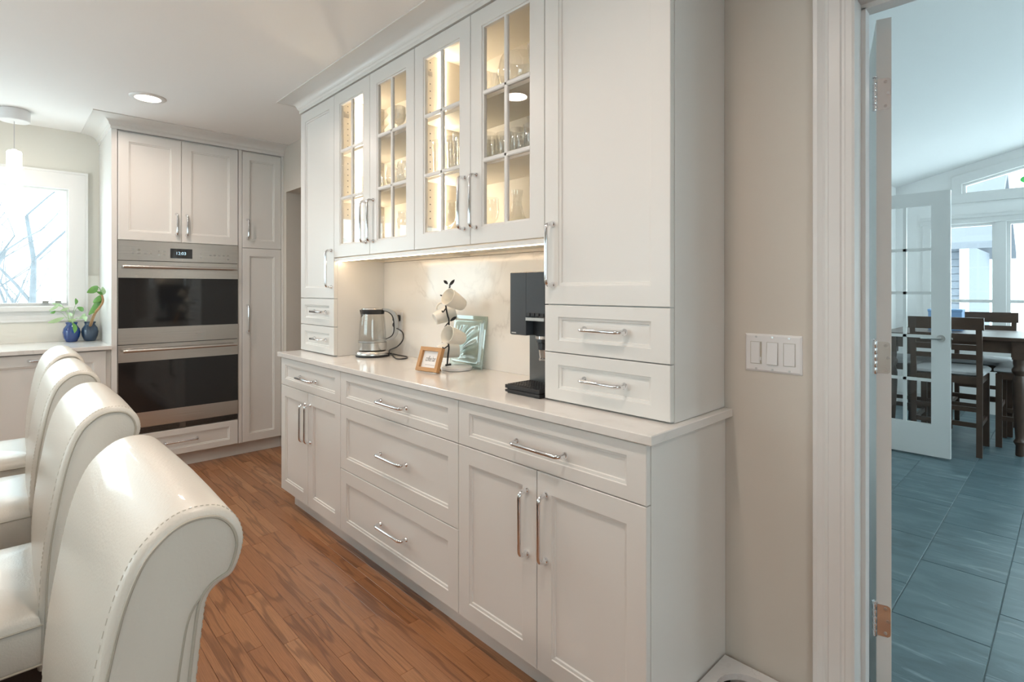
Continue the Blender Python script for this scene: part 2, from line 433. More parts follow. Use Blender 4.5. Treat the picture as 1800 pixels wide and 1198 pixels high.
# ---- kitchen window
def frame_ring(mb, pts_out, pts_in, a, b, fn):
    n = len(pts_out)
    for i in range(n):
        k = (i+1) % n
        q = [pts_out[i], pts_out[k], pts_in[k], pts_in[i]]
        mb.rings([[fn(p[0], p[1], a) for p in q], [fn(p[0], p[1], b) for p in q]])
def rect(a0, a1, b0, b1): return [(a0,b0),(a1,b0),(a1,b1),(a0,b1)]
FX = lambda p, q, t: (t, p, q)
FY = lambda p, q, t: (p, t, q)
wn = thing('window_1', 'overexposed white framed kitchen window above the counter', 'window', (XWIN, -.45, 1.06), kind='structure')
mb = MB(); frame_ring(mb, rect(-1.35, .453, 1.06, 2.14), rect(wy0+.01, wy1-.012, wz0+.005, wz1-.012), XWIN, XWIN+.018, FX)
frame_ring(mb, rect(-1.35, .453, 1.06, 2.14), rect(-1.335, .438, 1.075, 2.125), XWIN+.018, XWIN+.026, FX); mb.build('casing', 'trim', wn)
mb = MB(); frame_ring(mb, rect(wy0, wy1, wz0, wz1), rect(wy0+.022, wy1-.022, wz0+.025, wz1-.022), XWIN-.10, XWIN-.04, FX)
mb.box(XWIN-.10, XWIN-.04, -.47, -.43, wz0+.02, wz1-.02); mb.build('sash', 'trim', wn)
mb = MB(); mb.box(XWIN-.045, XWIN+.045, -1.30, .41, 1.135, 1.165); mb.build('sill', 'trim', wn)
for y0, y1 in ((-1.23, -.47), (-.43, .334)):
    MB().box(XWIN-.072, XWIN-.068, y0, y1, wz0+.02, wz1-.02).build('pane', 'wglass', wn)
for y0 in (.20, .27):
    MB().box(XWIN-.04, XWIN-.02, y0, y0+.035, wz0+.025, wz0+.04).build('latch', 'nickel', wn)
# ---- the windows behind the camera
def simple_window(name, label, x0, x1, z0, z1, nx):
    t = thing(name, label, 'window', ((x0+x1)/2, -3.4, z0), kind='structure')
    mb = MB(); frame_ring(mb, rect(x0-.09, x1+.09, z0-.09 if z0 > .1 else z0, z1+.09), rect(x0, x1, z0, z1), -3.4, -3.38, FY); mb.build('casing', 'trim', t)
    wd = (x1-x0)/nx
    for i in range(nx):
        a, b = x0+i*wd, x0+(i+1)*wd
        mb = MB(); frame_ring(mb, rect(a, b, z0, z1), rect(a+.05, b-.05, z0+.05, z1-.05), -3.49, -3.44, FY); mb.build('sash', 'trim', t)
        MB().box(a+.05, b-.05, -3.468, -3.463, z0+.05, z1-.05).build('pane', 'wglass', t)
simple_window('window_2', 'wide white kitchen window opposite the coffee bar', -4.3, -1.7, 1.0, 2.1, 3)

t = thing('window_3', 'unseen tall white window added for side light on the wall beyond the doorway', 'window', (2.4, -1.7, .85), kind='structure')  # unseen window, added to throw cool light on the right-facing sides
mb = MB(); frame_ring(mb, rect(-2.69, -.71, .76, 2.19), rect(-2.6, -.8, .85, 2.1), 2.38, 2.4, FX); mb.build('casing', 'trim', t)
for i in range(3):
    a = -2.6+.6*i
    mb = MB(); frame_ring(mb, rect(a, a+.6, .85, 2.1), rect(a+.05, a+.55, .90, 2.05), 2.44, 2.49, FX); mb.build('sash', 'trim', t)
    MB().box(2.463, 2.467, a+.05, a+.55, .90, 2.05).build('pane', 'wglass', t)

# ================================================================== DINING ROOM SHELL
fd = struct(MB().box(DX0-.1, DX1+.1, YW+.06, DYF+.1, -.12, -.0035), 'floor_dining_room', 'grout', 'blue grey slate tile floor of the dining room', 'floor', origin=(0, 0, 0))
b = MB(); g = .0018; c = .0015; TW, TL = .30, .60
b.rings([[(g,g,-.01),(TW-g,g,-.01),(TW-g,TL-g,-.01),(g,TL-g,-.01)], [(g,g,-c),(TW-g,g,-c),(TW-g,TL-g,-c),(g,TL-g,-c)], [(g+c,g+c,0),(TW-g-c,g+c,0),(TW-g-c,TL-g-c,0),(g+c,TL-g-c,0)]])
tme = bpy.data.meshes.new('tile'); tme.from_pydata(b.v, [], b.f); tme.materials.append(M['slate'])
for i in range(-4, 9):
    x = -.51+i*TW
    if x < DX0-.2 or x > DX1: continue
    yoff = 3.174 if i % 2 == 0 else 2.864
    for j in range(-3, 8):
        y = yoff+j*TL
        if y+TL < YW+.1 or y > DYF-.05: continue
        o = bpy.data.objects.new('tile', tme); COL.objects.link(o); o.parent = fd; o.location = (x, y, 0)
SL = .251; RX = .44
zc_at = lambda x: 2.446+SL*((x-DX0) if x < RX else (2*RX-x-DX0))
mb = MB()
for x0, x1 in ((DX0-.1, RX), (RX, DX1+.1)):
    mb.prism([(x0, zc_at(x0)), (x1, zc_at(x1)), (x1, zc_at(x1)+.1), (x0, zc_at(x0)+.1)], FY, DY1-.001, DYF+.1)
struct(mb, 'ceiling_dining_room', 'ceil', 'white vaulted ceiling of the dining room', 'ceiling')
struct(MB().box(DX0-.1, DX0, DY1, DYF+.1, 0, 2.46), 'wall_dining_left', 'ceil', 'white wall behind the french door', 'wall')
mb = MB(); y0, y1 = 2.6, 6.8
mb.box(DX1, DX1+.12, DY1, y0, 0, 2.46); mb.box(DX1, DX1+.12, y1, DYF+.1, 0, 2.46); mb.box(DX1, DX1+.12, y0, y1, 0, .75); mb.box(DX1, DX1+.12, y0, y1, 1.985, 2.46)
struct(mb, 'wall_dining_right', 'ceil', 'white window wall on the side of the dining room', 'wall')
mb = MB(); wx0, wx1 = -1.10, 1.98
mb.box(DX0-.1, wx0, DYF, DYF+.12, 0, 2.6); mb.box(wx1, DX1+.1, DYF, DYF+.12, 0, 2.6); mb.box(wx0, wx1, DYF, DYF+.12, 0, .75); mb.box(wx0, wx1, DYF, DYF+.12, 1.985, 2.30)
tl = -.838; zl = 2.408; zr = zl+SL*(RX-.05-tl)
mb.prism([(wx0,2.30),(tl,2.30),(tl,zl),(RX-.05,zr),(RX-.05,2.30),(RX+.05,2.30),(RX+.05,zr),(2*RX-tl,zl),(2*RX-tl,2.30),(wx1,2.30),(wx1,2.75),(RX,3.1),(wx0,2.75)], FY, DYF, DYF+.12)
struct(mb, 'wall_dining_far', 'ceil', 'white gable wall with windows at the end of the dining room', 'wall')
# far windows: five double hung sashes side by side + a sloping transom over each half
nx = 5; pit = (wx1-wx0+.142-.142)/nx
gw = [(-1.06, -.60)]
for i in range(nx):
    a = -1.06+.602*i
    if i == nx-1: b_ = min(a+.46, wx1-.03)
    else: b_ = a+.46
    t = thing('window_%d' % (4+i), ['white double hung window half behind the french door', 'white double hung window beside the french door, over the dining table', 'white double hung dining window at the middle of the gable', 'white double hung dining window right of the gable middle', 'white double hung dining window in the far corner'][i], 'window', ((a+b_)/2, DYF, .75), kind='structure')
    mb = MB(); frame_ring(mb, rect(a-.035, b_+.035, .755, 1.985), rect(a, b_, .80, 1.955), DYF+.03, DYF+.09, FY)
    mb.box(a, b_, DYF+.035, DYF+.085, 1.15, 1.182); mb.build('sash', 'trim', t)
    mb = MB(); mb.box(b_+.03, b_+.111, DYF-.02, DYF+.1, .75, 1.985)
    if i == 0: mb.box(a-.11, a-.03, DYF-.02, DYF+.0, .75, 1.985)
    mb.build('mullion', 'trim', t)
    for z0, z1 in ((.80, 1.15), (1.182, 1.955)): MB().box(a, b_, DYF+.058, DYF+.062, z0, z1).build('pane', 'wglass', t)
mb = MB(); mb.box(wx0-.09, wx1+.09, DYF-.03, DYF, 1.985, 2.04); mb.box(wx0-.09, wx1+.09, DYF-.04, DYF, 2.04, 2.075); mb.box(wx0-.12, wx1+.12, DYF-.07, DYF, .72, .75)
struct(mb, 'trim_3', 'trim', 'white head and sill boards along the dining windows', 'window trim')
for n_, sgn in ((9, 1), (10, -1)):
    fx = (lambda x: x) if sgn == 1 else (lambda x: 2*RX-x)
    t = thing('window_%d' % n_, 'sloping transom window in the gable, %s' % ('with a green sticker on its glass' if sgn == 1 else 'over the far corner'), 'window', (fx(-.2), DYF, 2.2), kind='structure')
    inn = [(tl, 2.30), (RX-.05, 2.30), (RX-.05, zr), (tl, zl)]
    outr = [(tl-.081, 2.205), (RX, 2.205), (RX, zr+.095), (tl-.081, zl+.081)]
    mb = MB(); frame_ring(mb, [(fx(p), q) for p, q in outr], [(fx(p), q) for p, q in inn], DYF-.022, DYF, FY); mb.build('casing', 'trim', t)
    i2 = [(tl+.03, 2.318), (RX-.07, 2.318), (RX-.07, zr-.03), (tl+.03, zl-.018)]
    mb = MB(); frame_ring(mb, [(fx(p), q) for p, q in inn], [(fx(p), q) for p, q in i2], DYF+.03, DYF+.08, FY); mb.build('sash', 'trim', t)
    mb = MB(); mb.prism([(fx(p), q) for p, q in i2], FY, DYF+.05, DYF+.054); mb.build('pane', 'wglass', t)
st = MB(); st.lathe([(.055, 0), (.055, .002)], 20, o=(-.33, DYF+.047, 2.395), mt=Matrix.Rotation(R90, 3, 'X') @ Matrix.Diagonal((1.1, .7, 1)))
tag(st.build('window_sticker', 'sticker'), 'round green sticker on the sloping transom glass', 'sticker')
for i in range(5):
    ya = 2.6+i*.84
    t = thing('window_%d' % (11+i), 'white side window of the dining room, number %s from the kitchen' % ('one','two','three','four','five')[i], 'window', (DX1, ya+.42, .75), kind='structure')
    mb = MB(); frame_ring(mb, rect(ya, ya+.84, .75, 1.985), rect(ya+.07, ya+.77, .81, 1.92), DX1+.02, DX1+.09, FX); mb.box(DX1+.03, DX1+.08, ya+.07, ya+.77, 1.15, 1.182); mb.build('sash', 'trim', t)
    MB().box(DX1+.05, DX1+.054, ya+.07, ya+.77, .81, 1.92).build('pane', 'wglass', t)
struct(MB().box(DX0, DX1, DYF-.016, DYF, 0, .13), 'baseboard_far', 'trim', 'white baseboard under the dining windows', 'baseboard')
struct(MB().box(DX0, DX0+.016, DY1, DYF, 0, .13), 'baseboard_left', 'trim', 'white baseboard behind the french door', 'baseboard')

# ---- french door standing open in the dining room
fdr = thing('door_2', 'white fifteen light french door standing open beside the dining table', 'door', (DX0, 5.17, .012), kind='structure')
x0, x1, yf = -1.40, -.649, 5.153
gx = [-1.268, -1.100, -.932, -.765]; gz0, gz1 = .253, 1.931
mb = MB()
frame_ring(mb, rect(x0, x1, .012, 2.036), rect(gx[0], gx[3], gz0, gz1), yf, yf+.035, FY)
for gxx in gx[1:3]: mb.box(gxx-.011, gxx+.011, yf+.004, yf+.031, gz0, gz1)
for i in range(1, 5):
    z = gz0+(gz1-gz0)*i/5; mb.box(gx[0], gx[3], yf+.004, yf+.031, z-.011, z+.011)
mb.build('leaf_frame', 'trim', fdr)
for i in range(3):
    for j in range(5):
        z0 = gz0+(gz1-gz0)*j/5; z1 = gz0+(gz1-gz0)*(j+1)/5
        MB().box(gx[i]+.005, gx[i+1]-.005, yf+.016, yf+.019, z0+.005, z1-.005).build('pane', 'glass', fdr)
zl_ = .915
mb = MB(); mb.tube([(-.705, yf, zl_), (-.705, yf-.008, zl_)], .027, 20); mb.tube([(-.705, yf-.008, zl_), (-.705, yf-.045, zl_)], .010, 12)
mb.tube([(-.700, yf-.045, zl_), (-.72, yf-.047, zl_), (-.78, yf-.045, zl_+.001), (-.825, yf-.040, zl_-.002)], [.010, .010, .008, .006], 10); mb.build('lever_handle', 'nickel', fdr, 50)
mb = MB(); mb.box(-.650, -.647, yf+.006, yf+.029, zl_-.06, zl_+.06); mb.tube([(-.648, yf+.017, zl_), (-.638, yf+.017, zl_)], .008, 10); mb.build('latch_plate', 'nickel', fdr)
for z in (.3, 1.02, 1.8):
    MB().tube([(-1.408, yf-.004, z-.045), (-1.408, yf-.004, z+.045)], .007, 10).build('hinge', 'nickel', fdr)

# ================================================================== CABINETS
def panel(F, u0, u1, w0, w1, st, rl=None, th=.02, deep=.010):
    rl = rl or st; b = MB(); R = []
    for iu, iw, d in ((0,0,-th), (0,0,-.0015), (.0015,.0015,0), (st,rl,0), (st+.002,rl+.002,-.0035), (st+.009,rl+.009,-.0055), (st+.011,rl+.011,-deep)):
        R.append([F(u0+iu, w0+iw, d), F(u1-iu, w0+iw, d), F(u1-iu, w1-iw, d), F(u0+iu, w1-iw, d)])
    return b.rings(R)
def handle(F, u, w_, L, vert, out=.034, r=.0067):
    b = MB(); h = L/2; pts = []; rad = []
    prof = [(0, .0108), (.004, .0106), (.007, .0080), (.011, .0070)]
    path = [(-h, d) for d, _ in prof]+[(-h, out-.017), (-h+.0015, out-.010), (-h+.006, out-.004), (-h+.012, out-.001), (-h+.019, out)]
    rr = [q for _, q in prof]+[r, r, r*1.04, r*1.02, r]
    path = path+[(-p, q) for p, q in reversed(path)]; rr = rr+list(reversed(rr))
    for a, d in path: pts.append(F(u, w_+a, d) if vert else F(u+a, w_, d))
    return b.tube(pts, rr, 12)
G = .0016     # half gap between fronts
def front(cab, F, u0, u1, w0, w1, name, st=.060, rl=None, hd=None):
    o = panel(F, u0+G, u1-G, w0+G, w1-G, st, rl).build(name, 'paint', cab, 30)
    if hd: handle(F, *hd).build('handle', 'chrome', o, 40)
    return o
# ---- base cabinets under the coffee bar
F = FM(YL)
def base_cab(x0, x1, label):
    t = thing('base_cabinet', label, 'cabinet', ((x0+x1)/2, (YL+YW)/2, 0), 0, 'base cabinets of the coffee bar')
    b = MB(); b.box(x0, x1, YL+.021, YB, Z3, ZCB); b.build('carcass', 'paint', t)
    l = x0+.033 if x0 == XA else x0
    b = MB(); b.box(l, x1, YL+.068, YB, 0, Z3); b.build('toe_kick', 'paint', t)
    return t
t = base_cab(XA, XB, 'white base cabinet with one drawer over two doors, nearest the oven wall')
front(t, F, XA, XB, Z1, ZCB-.004, 'drawer_front', .060, .038, ((XA+XB)/2, .798, .205, False))
xm = (XA+XB)/2
front(t, F, XA, xm, Z3, Z1, 'door', hd=(xm-.032, .558, .200, True)); front(t, F, xm, XB, Z3, Z1, 'door', hd=(xm+.034, .562, .200, True))
t = base_cab(XB, XC, 'white base cabinet of three wide drawers in the middle of the coffee bar')
xm = (XB+XC)/2+.022
front(t, F, XB, XC, Z1, ZCB-.004, 'drawer_front', .060, .038, (xm, .798, .205, False))
front(t, F, XB, XC, Z2, Z1, 'drawer_front', .060, .058, (xm, .566, .205, False)); front(t, F, XB, XC, Z3, Z2, 'drawer_front', .060, .058, (xm, .258, .205, False))
t = base_cab(XC, XE, 'white base cabinet with one drawer over two doors, beside the light switches')
front(t, F, XC, XE, Z1, ZCB-.004, 'drawer_front', .060, .038, (-1.14, .796, .205, False))
front(t, F, XC, XD, Z3, Z1, 'door', hd=(-1.197, .551, .200, True)); front(t, F, XD, XE, Z3, Z1, 'door', hd=(-1.114, .558, .200, True))
mb = MB().box(-3.285, -.738, 1.186, YB, ZCB, ZC, .0022)
tag(mb.build('countertop', 'counter'), 'long white quartz countertop of the coffee bar', 'countertop')
# ---- backsplash
b = MB().box(UB, UC, YB-.012, YB, ZC+.0005, 1.444)
tag(b.build('backsplash', 'splash'), 'veined white quartz slab backsplash behind the kettle and mugs', 'backsplash')
# ---- towers
F = FM(YU)
def tower(x0, x1, label, hx, hdx, hl):
    t = thing('tower_cabinet', label, 'cabinet', ((x0+x1)/2, (YU+YW)/2, ZC+.001), 0, 'tower cabinets standing on the coffee bar')
    b = MB(); b.box(x0, x1, YU+.021, YB, ZC+.001, 2.378); b.build('carcass', 'paint', t)
    front(t, F, x0, x1, ZD, ZT, 'door', .060, hd=(hx, 1.401, .203, True))
    for a, c_ in ((ZD2, ZD), (ZD3, ZD2)): front(t, F, x0, x1, a, c_, 'drawer_front', .060, .038, (hdx, (a+c_)/2+.003, hl, False))
    return t
tower(UA, UB, 'white tower cabinet standing on the countertop beside the kettle', -2.858, -3.005, .150)
tower(UC, UE, 'white tower cabinet standing on the countertop beside the coffee machine', -1.198, -.990, .150)
# ---- glass front wall cabinets
gl_z = [1.525, 1.779, 2.037, 2.292]; SH = [1.779, 2.037]
def glass_cab(x0, xm, x1, label):
    t = thing('glass_cabinet', label, 'cabinet', ((x0+x1)/2, (YU+YW)/2, 1.445), 0, 'glass front cabinets above the coffee bar')
    y0 = YU+.021; th = .016
    b = MB(); b.box(x0, x0+th, y0, YB, 1.446, 2.378); b.box(x1-th, x1, y0, YB, 1.446, 2.378)
    b.box(x0+th, x1-th, y0, YB, 2.345, 2.378); b.box(x0+th, x1-th, YB-.02, YB, 1.446, 2.345)
    b.box(x0+th, x1-th, y0, YB, 1.458, 1.478)
    b.build('carcass', 'inside', t)
    b = MB(); b.box(x0, x1, YU+.004, YU+.0205, 1.4425, 1.4575); b.build('light_valance', 'paint', t)
    for z in SH: MB().box(x0+th+.001, x1-th-.001, y0+.02, YB-.021, z-.009, z+.009).build('shelf', 'inside', t)
    for a, c_, hx in ((x0, xm, xm-.036), (xm, x1, xm+.037)):
        st = .066; u0, u1, w0, w1 = a+G, c_-G, ZG+G, ZT-G; th2 = .02; b = MB(); R = []
        for iu, iw, d in ((0,0,-th2), (0,0,-.0015), (.0015,.0015,0), (st,.064,0), (st+.002,.066,-.0035), (st+.008,.072,-.0055), (st+.008,.072,-th2)):
            R.append([F(u0+iu, w0+iw, d), F(u1-iu, w0+iw, d), F(u1-iu, w1-iw, d), F(u0+iu, w1-iw, d)])
        b.rings(R, closed=True)
        mx = (u0+u1)/2; l, r = u0+st+.006, u1-st-.006; zb, zt = w0+.070, w1-.070
        def bar(p0, p1, q0, q1):
            b.rings([[F(p0,q0,-.016), F(p1,q0,-.016), F(p1,q1,-.016), F(p0,q1,-.016)], [F(p0,q0,-.006), F(p1,q0,-.006), F(p1,q1,-.006), F(p0,q1,-.006)],
                     [F(p0+.004 if p1-p0 < .03 else p0, q0+.004 if q1-q0 < .03 else q0, -.003), F(p1-.004 if p1-p0 < .03 else p1, q0+.004 if q1-q0 < .03 else q0, -.003),
                      F(p1-.004 if p1-p0 < .03 else p1, q1-.004 if q1-q0 < .03 else q1, -.003), F(p0+.004 if p1-p0 < .03 else p0, q1-.004 if q1-q0 < .03 else q1, -.003)]])
        bar(mx-.0085, mx+.0085, zb, zt)
        for z in SH: bar(l, r, z-.0085, z+.0085)
        d = b.build('door', 'paint', t, 30)
        handle(F, hx, 1.626, .203, True).build('handle', 'chrome', d, 40)
        zs = [zb, SH[0], SH[1], zt]
        for p0, p1 in ((l, mx), (mx, r)):
            for i in range(3):
                e = .004; MB().box(p0+e, p1-e, YU+.0105, YU+.0130, zs[i]+e, zs[i+1]-e).build('pane', 'glass', d)
    # vertical led strip on the left side panel, concealed hinges, shelf pin holes
    MB().box(x0+th, x0+th+.006, 1.457, 1.473, 1.48, 2.343).build('light_strip', 'led', t)
    for z in (2.255, 1.56):
        b = MB(); b.box(x0+th, x0+th+.012, 1.372, 1.402, z-.010, z+.010); b.box(x0+th, x0+th+.02, 1.350, 1.376, z-.016, z+.016, .003); b.build('cabinet_hinge', 'nickel', t)
    for i in range(26):
        z = 1.51+i*.032
        if any(abs(z-q) < .02 for q in SH+[2.255, 1.56]): continue
        MB().box(x0+th, x0+th+.0008, 1.397, 1.402, z-.0025, z+.0025).build('pin_hole', 'seam', t)
    return t
glass_cab(UB, U1, U2, 'lit glass front cabinet of stemmed glasses, beside the kettle tower')
glass_cab(U2, U3, UC, 'lit glass front cabinet of tumblers and cut crystal, beside the coffee machine tower')
b = MB(); b.box(UB+.0005, UC-.0005, 1.349, 1.359, 1.4405, 1.4455)
tag(b.build('under_cabinet_light', 'led2'), 'thin warm light strip under the glass cabinets', 'light')
# ---- crown mouldings
def crown_prof(z0):
    pr = [(-.02, z0), (.006, z0), (.006, z0+.018), (.011, z0+.022), (.013, z0+.026)]
    for i in range(9):
        a = i/8*R90; pr.append((.016+.085*(1-math.cos(a)), z0+.028+.0445*math.sin(a)))
    pr += [(.102, CEIL-.006), (.108, CEIL-.006), (.108, CEIL-.0002), (-.02, CEIL-.0002)]
    return pr
pr = crown_prof(2.3635)
mb = MB(); mb.rings([[(UA-o_, YW, z) for o_, z in pr], [(UA-o_, YU-o_, z) for o_, z in pr], [(UE+o_, YU-o_, z) for o_, z in pr], [(UE+o_, YW, z) for o_, z in pr]])
struct(mb, 'trim_4', 'paint', 'white crown moulding above the glass front cabinets', 'crown moulding', 35)
mb = MB(); mb.rings([[(XWIN, .522-o_, z) for o_, z in pr], [(XO+o_, .522-o_, z) for o_, z in pr], [(XO+o_, YW, z) for o_, z in pr]])
struct(mb, 'trim_5', 'paint', 'white crown moulding above the wall ovens', 'crown moulding', 35)

# ================================================================== OVEN WALL
F = FO(XO)
oc = thing('oven_cabinet', 'tall white cabinet housing the double wall oven', 'cabinet', (-4.74, .93, 0))
b = MB(); b.box(XBK, XO-.021, .522, 1.322, Z3, 1.615+.0); 
b = MB(); b.box(XBK, XO-.001, .522, O0-.003, Z3, 2.378); b.box(XBK, XO-.001, O2+.003, 1.322, Z3, 2.378)
b.box(XBK, XO-.021, O0-.003, O2+.003, 1.6225, 2.378); b.box(XBK, XO-.021, O0-.003, O2+.003, Z3, .292); b.box(XBK, XBK+.02, O0, O2, .292, 1.6225); b.build('carcass', 'paint', oc)
MB().box(XBK, XO-.07, .522, 1.322, 0, Z3).build('toe_kick', 'paint', oc)
front(oc, F, O0, O1, 1.6225, 2.3535, 'door', .060, hd=(.898, 1.752, .146, True)); front(oc, F, O1, O2, 1.6225, 2.3535, 'door', .060, hd=(.962, 1.750, .146, True))
front(oc, F, O0, O2, Z3, .290, 'drawer_front', .060, .042, (.928, .202, .206, False))
pc = thing('pantry_cabinet', 'narrow tall white pantry cabinet beside the wall ovens', 'cabinet', (-4.74, 1.486, 0))
b = MB(); b.box(XBK, XO-.021, 1.3225, YW-.0015, Z3, 2.378); b.box(XO-.021, XO-.001, 1.3225, O3-.002, Z3, 2.378); b.box(XO-.021, XO-.001, O4+.001, YW-.0015, Z3, 2.378); b.build('carcass', 'paint', pc)
MB().box(XBK, XO-.07, 1.3225, YW-.0015, 0, Z3).build('toe_kick', 'paint', pc)
front(pc, F, O3, O4, 1.6085, 2.3535, 'door', .052, .060, hd=(1.374, 1.756, .144, True)); front(pc, F, O3, O4, Z3, 1.6085, 'door', .052, .060, hd=(1.374, 1.061, .204, True))
# ---- double oven
ov = thing('wall_oven', 'stainless steel double wall oven with black glass doors', 'oven', (-4.70, .93, .293))
y0, y1 = O0, O2
b = MB(); b.box(XBK+.03, XO-.012, y0+.004, y1-.004, .293, 1.62); b.build('body', 'black', ov)
def slab(z0, z1, x1_=XO+.004): return MB().box(XO-.012, x1_, y0, y1, z0, z1, .0015)
cp = slab(1.4845, 1.6205); cp = cp.build('control_panel', 'steel', ov)
MB().box(XO+.003, XO+.0052, .859, .997, 1.509, 1.578).build('display', 'ovenglass', cp)
text_mesh('clock_digits', '12:03', .030, 'clock', cp, Matrix.Translation((XO+.0056, .925, 1.544)) @ Matrix.Rotation(R90, 4, 'Z') @ Matrix.Rotation(R90, 4, 'X'))
for yy, zz in [(.64,1.56),(.675,1.56),(.64,1.535),(.675,1.535),(.71,1.535),(.742,1.535),(.792,1.553),(.822,1.553),(.792,1.530),(.822,1.530)]+[(1.055,1.545),(1.055,1.522)]+[(1.115+.03*i,1.540) for i in range(5)]+[(1.235,1.512)]:
    MB().box(XO+.004, XO+.0048, yy-.007, yy+.007, zz-.003, zz+.003).build('key_mark', 'nickel', cp)
def oven_door(zb, zg0, zg1, zt, hz):
    b = MB(); frame_ring(b, rect(y0, y1, zb, zt), rect(y0+.0025, y1-.0025, zg0, zg1), XO-.012, XO+.004, FX)
    d = b.build('oven_door', 'steel', ov)
    MB().box(XO-.010, XO+.003, y0+.0025, y1-.0025, zg0, zg1).build('glass', 'ovenglass', d)
    b = MB(); b.tube([(XO+.050, .580, hz), (XO+.050, 1.284, hz)], .0105, 14)
    for yy in (.625, 1.239): b.tube([(XO+.003, yy, hz), (XO+.048, yy, hz)], .0085, 10)
    b.build('handle', 'steel', d, 40); return d
oven_door(.9125, 1.0235, 1.3660, 1.4815, 1.441); od2 = oven_door(.336, .4401, .7915, .9085, .871)
MB().box(XO+.004, XO+.0046, 1.02, 1.075, .965, .970).build('badge', 'nickel', ov)
b = MB()
for i in range(5): b.box(XO-.012, XO-.002, y0+.004, y1-.004, .2945+i*.0082, .2985+i*.0082)
b.box(XO-.012, XO+.001, y0+.36, y0+.40, .293, .333); b.build('vent_grille', 'gunmetal', ov)

# ---- base cabinets under the window
wc = thing('base_cabinet', 'white dishwasher panel with a handle on its top rail, below the window counter', 'cabinet', (-4.74, .2, 0))
b = MB(); b.box(XBK, XO-.021, -.11, .5215, Z3, ZCB); b.build('carcass', 'paint', wc)
MB().box(XBK, XO-.07, -.11, .5215, 0, Z3).build('toe_kick', 'paint', wc)
front(wc, F, -.10, .495, Z3, ZCB-.006, 'door', .060, .068, (.215, .846, .203, False))
wc = thing('base_cabinet', 'white base cabinet under the window counter, beyond the dishwasher panel', 'cabinet', (-4.74, -.9, 0))
b = MB(); b.box(XBK, XO-.021, -1.7, -.111, Z3, ZCB); b.build('carcass', 'paint', wc)
MB().box(XBK, XO-.07, -1.7, -.111, 0, Z3).build('toe_kick', 'paint', wc)
front(wc, F, -.92, -.115, Z3, ZCB-.006, 'door'); front(wc, F, -1.70, -.92, Z3, ZCB-.006, 'door')
b = MB().box(XBK, -4.408, -1.72, .5215, ZCB, ZC, .002)
tag(b.build('countertop', 'counter'), 'white quartz counter below the kitchen window', 'countertop')
b = MB(); b.box(XBK, XBK+.012, .4535, .5215, ZC+.0005, 1.39); b.box(XBK, XBK+.012, -1.72, .4535, ZC+.0005, 1.0595)
tag(b.build('backsplash', 'ceramic'), 'plain white backsplash under the kitchen window', 'backsplash')

# ================================================================== pixel helpers (directions only; depth from what a thing touches)
_a = math.radians(YAW)
VF = Vector((-math.sin(_a), math.cos(_a), 0)); VR = Vector((math.cos(_a), math.sin(_a), 0)); VU = Vector((0,0,1)); VC = Vector((0,0,CAMH))
def ray(u, v): return VF+VR*((u-900)/FPX)+VU*((HOR-v)/FPX)
def at(u, v, t): return VC+ray(u, v)*t
def onY(u, v, Y): d = ray(u, v); return VC+d*(Y/d.y)
def onZ(u, v, Z): d = ray(u, v); return VC+d*((Z-CAMH)/d.z)

# ================================================================== LIGHTS
def can_light(x, y, label, pw=1):
    t = thing('recessed_light', label, 'light', (x, y, CEIL-.012), 0, 'recessed ceiling lights')
    b = MB(); b.lathe([(.066, CEIL-.004), (.068, CEIL-.008), (.090, CEIL-.006), (.095, CEIL-.002), (.095, CEIL)], 32, (x, y, 0), cap0=False, cap1=False); b.build('trim_ring', 'trim', t, 40)
    b = MB(); b.lathe([(.067, CEIL-.0055), (.067, CEIL-.003)], 32, (x, y, 0)); b.build('diffuser', 'bulb', t)
    L = bpy.data.lights.new('can_lamp', 'AREA'); L.shape = 'DISK'; L.size = .13; L.energy = CAN_W*pw; L.color = CAN_COL; L.spread = math.radians(165)
    o = bpy.data.objects.new('can_lamp', L); COL.objects.link(o); o.parent = t; o.location = (0, 0, .004)
names = ['over the aisle by the ovens', 'over the aisle by the kettle', 'over the aisle by the light switches', 'over the aisle behind the camera', 'over the island by the window', 'over the island middle', 'over the island end']
for (x, y, pw_), n_ in zip([(-3.845, .63, .5), (-2.3, .46, .5), (-.85, .46, .48), (.9, .46, .45), (-3.9, -1.5, .6), (-2.4, -1.5, .7), (-.9, -1.5, .8)], names):
    can_light(x, y, 'round recessed ceiling light '+n_, pw_)
pt = thing('pendant_light', 'slim glowing glass cylinder pendant hanging by the kitchen window', 'light', (-4.70, .05, 1.83))
MB().lathe([(.075, 2.366), (.079, 2.370), (.079, 2.436), (.075, CEIL)], 32, (-4.70, .05, 0)).build('canopy', 'white_plastic', pt, 40)
MB().tube([(-4.70, .05, 2.366), (-4.70, .05, 2.18)], .0025, 8).build('cord', 'nickel', pt)
MB().lathe([(.012, 2.185), (.012, 2.178), (.034, 2.174), (.037, 2.168), (.037, 1.835), (.034, 1.829)], 28, (-4.70, .05, 0)).build('glass_shade', 'pend', pt, 40)

